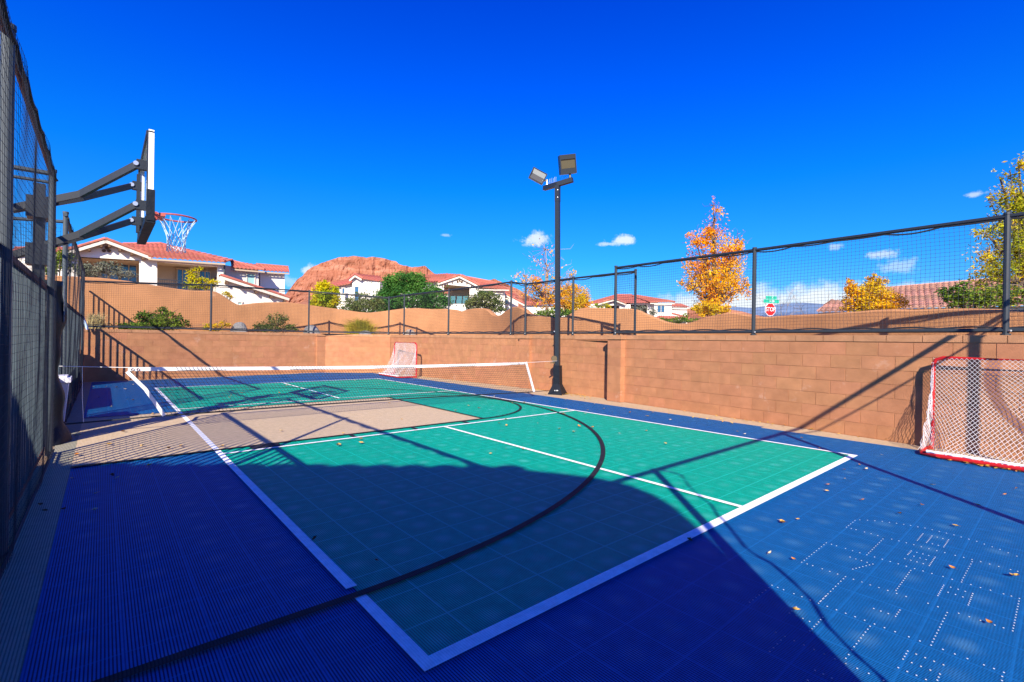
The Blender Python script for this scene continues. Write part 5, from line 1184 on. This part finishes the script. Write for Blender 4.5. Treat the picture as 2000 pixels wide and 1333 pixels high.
lp_ = [(958, 890, 0), (785, 822, 0), (705, 861, 1), (659, 874, 2), (662, 872, 0), (705, 869, 0), (549, 846, 3), (670, 850, 0), (989, 834, 0), (890, 805, 1), (988, 822, 0), (1021, 881, 1), (988, 880, 0), (975, 830, 0), (1092, 841, 0), (1120, 847, 0), (1131, 836, 1), (1157, 838, 1), (1101, 811, 0), (1144, 811, 3), (1078, 804, 1), (1104, 783, 3), (1161, 791, 3), (1120, 787, 2), (1148, 803, 0), (1106, 801, 0), (1143, 786, 3),
       (1722, 891, 3), (1650, 938, 0), (1679, 911, 1), (1692, 919, 3), (1649, 920, 2), (1617, 950, 1), (1615, 962, 0), (1685, 980, 1), (1800, 990, 1), (1866, 1031, 0), (1758, 1007, 2), (1910, 990, 0), (1963, 969, 1), (1527, 1022, 0), (1529, 1025, 2), (1559, 1018, 0), (1504, 1085, 3), (1550, 1097, 1), (1555, 1197, 0), (1977, 1129, 0), (1986, 1129, 0), (1933, 1222, 1), (1860, 1114, 1), (1820, 950, 0), (1985, 957, 2),
       (615, 1059, 2), (735, 1102, 2), (1347, 1060, 2), (187, 968, 3), (185, 1001, 3), (125, 999, 2), (78, 993, 2), (87, 1004, 2), (140, 938, 3), (220, 932, 2), (229, 937, 3), (291, 912, 0), (135, 902, 3), (150, 893, 1), (213, 872, 0), (277, 875, 0), (353, 875, 0), (434, 875, 0), (330, 880, 1), (240, 847, 2), (298, 811, 0), (155, 854, 0), (146, 855, 1), (207, 757, 1), (183, 757, 3), (230, 760, 3), (245, 762, 3), (228, 758, 2), (260, 753, 3), (300, 751, 2), (250, 782, 3), (260, 783, 2), (218, 797, 3), (193, 778, 2), (330, 778, 0), (345, 778, 0), (300, 765, 3), (451, 775, 0), (472, 770, 1), (448, 779, 0), (484, 801, 1), (500, 775, 0), (560, 755, 0), (545, 770, 1), (640, 766, 0), (693, 745, 3), (772, 756, 0), (760, 790, 0), (740, 752, 3),
       (1066, 772, 0), (1180, 800, 0), (1230, 808, 1), (1265, 815, 0), (1310, 822, 3), (1390, 833, 2), (1440, 845, 0), (1455, 850, 3), (1600, 880, 2), (1566, 858, 1), (940, 773, 0), (965, 777, 3), (1000, 790, 0), (1010, 770, 1), (1024, 789, 0), (1050, 830, 3), (935, 800, 2), (915, 795, 0), (1210, 850, 3), (1300, 870, 0), (1262, 845, 1)]
def region(x, y):
    if -1.245 < x < KX and KY0 < y < KY1: return 'tan'
    if 0 < x < 6.1 and 0 < y < 13.6: return 'green'
    if x > 7.3: return 'sand'
    if x < -1.245: return 'tan'
    return 'blue'
def where_word(x, y, reg):
    if reg == 'sand': return 'on the sandy strip along the right block wall'
    d = 'beyond the court net' if y > NY else ('on the near court' if y > 4.64 else ('in front of the white kitchen line' if reg == 'green' else ('right of the near baseline' if x > 2.5 else 'on the near left')))
    return 'on the %s tiles %s' % (reg, d)
for i, (px, py, k) in enumerate(lp_):
    c = gnd(px, py); me, nm = KINDS[k]; o = bpy.data.objects.new('fallen_leaf', me); col.objects.link(o); reg = region(c[0], c[1])
    o.location = (c[0], c[1], .020 if reg == 'green' or reg == 'tan' else (.012 if reg == 'blue' else .006)); s = rng.uniform(.6, 1.1); s *= .85 if c[1] < 3 else 1.15
    o.rotation_euler = (rng.uniform(-.25, .25), rng.uniform(-.25, .25), rng.uniform(0, 6.28)); o.scale = (s, s, s)
    tag(o, '%s lying %s' % (nm, where_word(c[0], c[1], reg)), 'leaf', 'fallen leaves on the court')
# drifts of leaves against the wall foot and the goal
b = MB()
def drift(p0, p1, n, w):
    p0 = np.array(p0); p1 = np.array(p1)
    for _ in range(n):
        u = rng.random(); c = p0+(p1-p0)*u+rng.normal(0, w, 2); q = np.array((c[0], c[1], .012+abs(rng.normal(0, .010)))); d = rng.normal(0, 1, 3)*(1, 1, .3); d /= np.linalg.norm(d); e = np.cross(d, (0, 0, 1))+rng.normal(0, .2, 3); k = rng.uniform(.02, .032)
        b.add([q-d*k, q+e*k*.5, q+d*k, q-e*k*.5], [(0, 1, 2, 3)])
drift((6.72, -.62), (6.64, -2.2), 90, .025); drift((8.15, 6.0), (8.2, 8.2), 130, .05); drift((8.05, 9.2), (7.75, 14), 90, .05); drift((7.95, 5.6), (8.1, 7.2), 60, .10); drift((7.5, -.3), (7.95, 4.7), 40, .03); drift((7.2, 2.0), (7.6, 4.8), 20, .1)
o = b.build('leaf_litter', mat('leaf litter', (.55, .30, .04), .8, var=.4, hvar=.02)); tag(o, 'drifts of small yellow leaves along the wall foot and the near goal', 'leaves', kind='stuff')
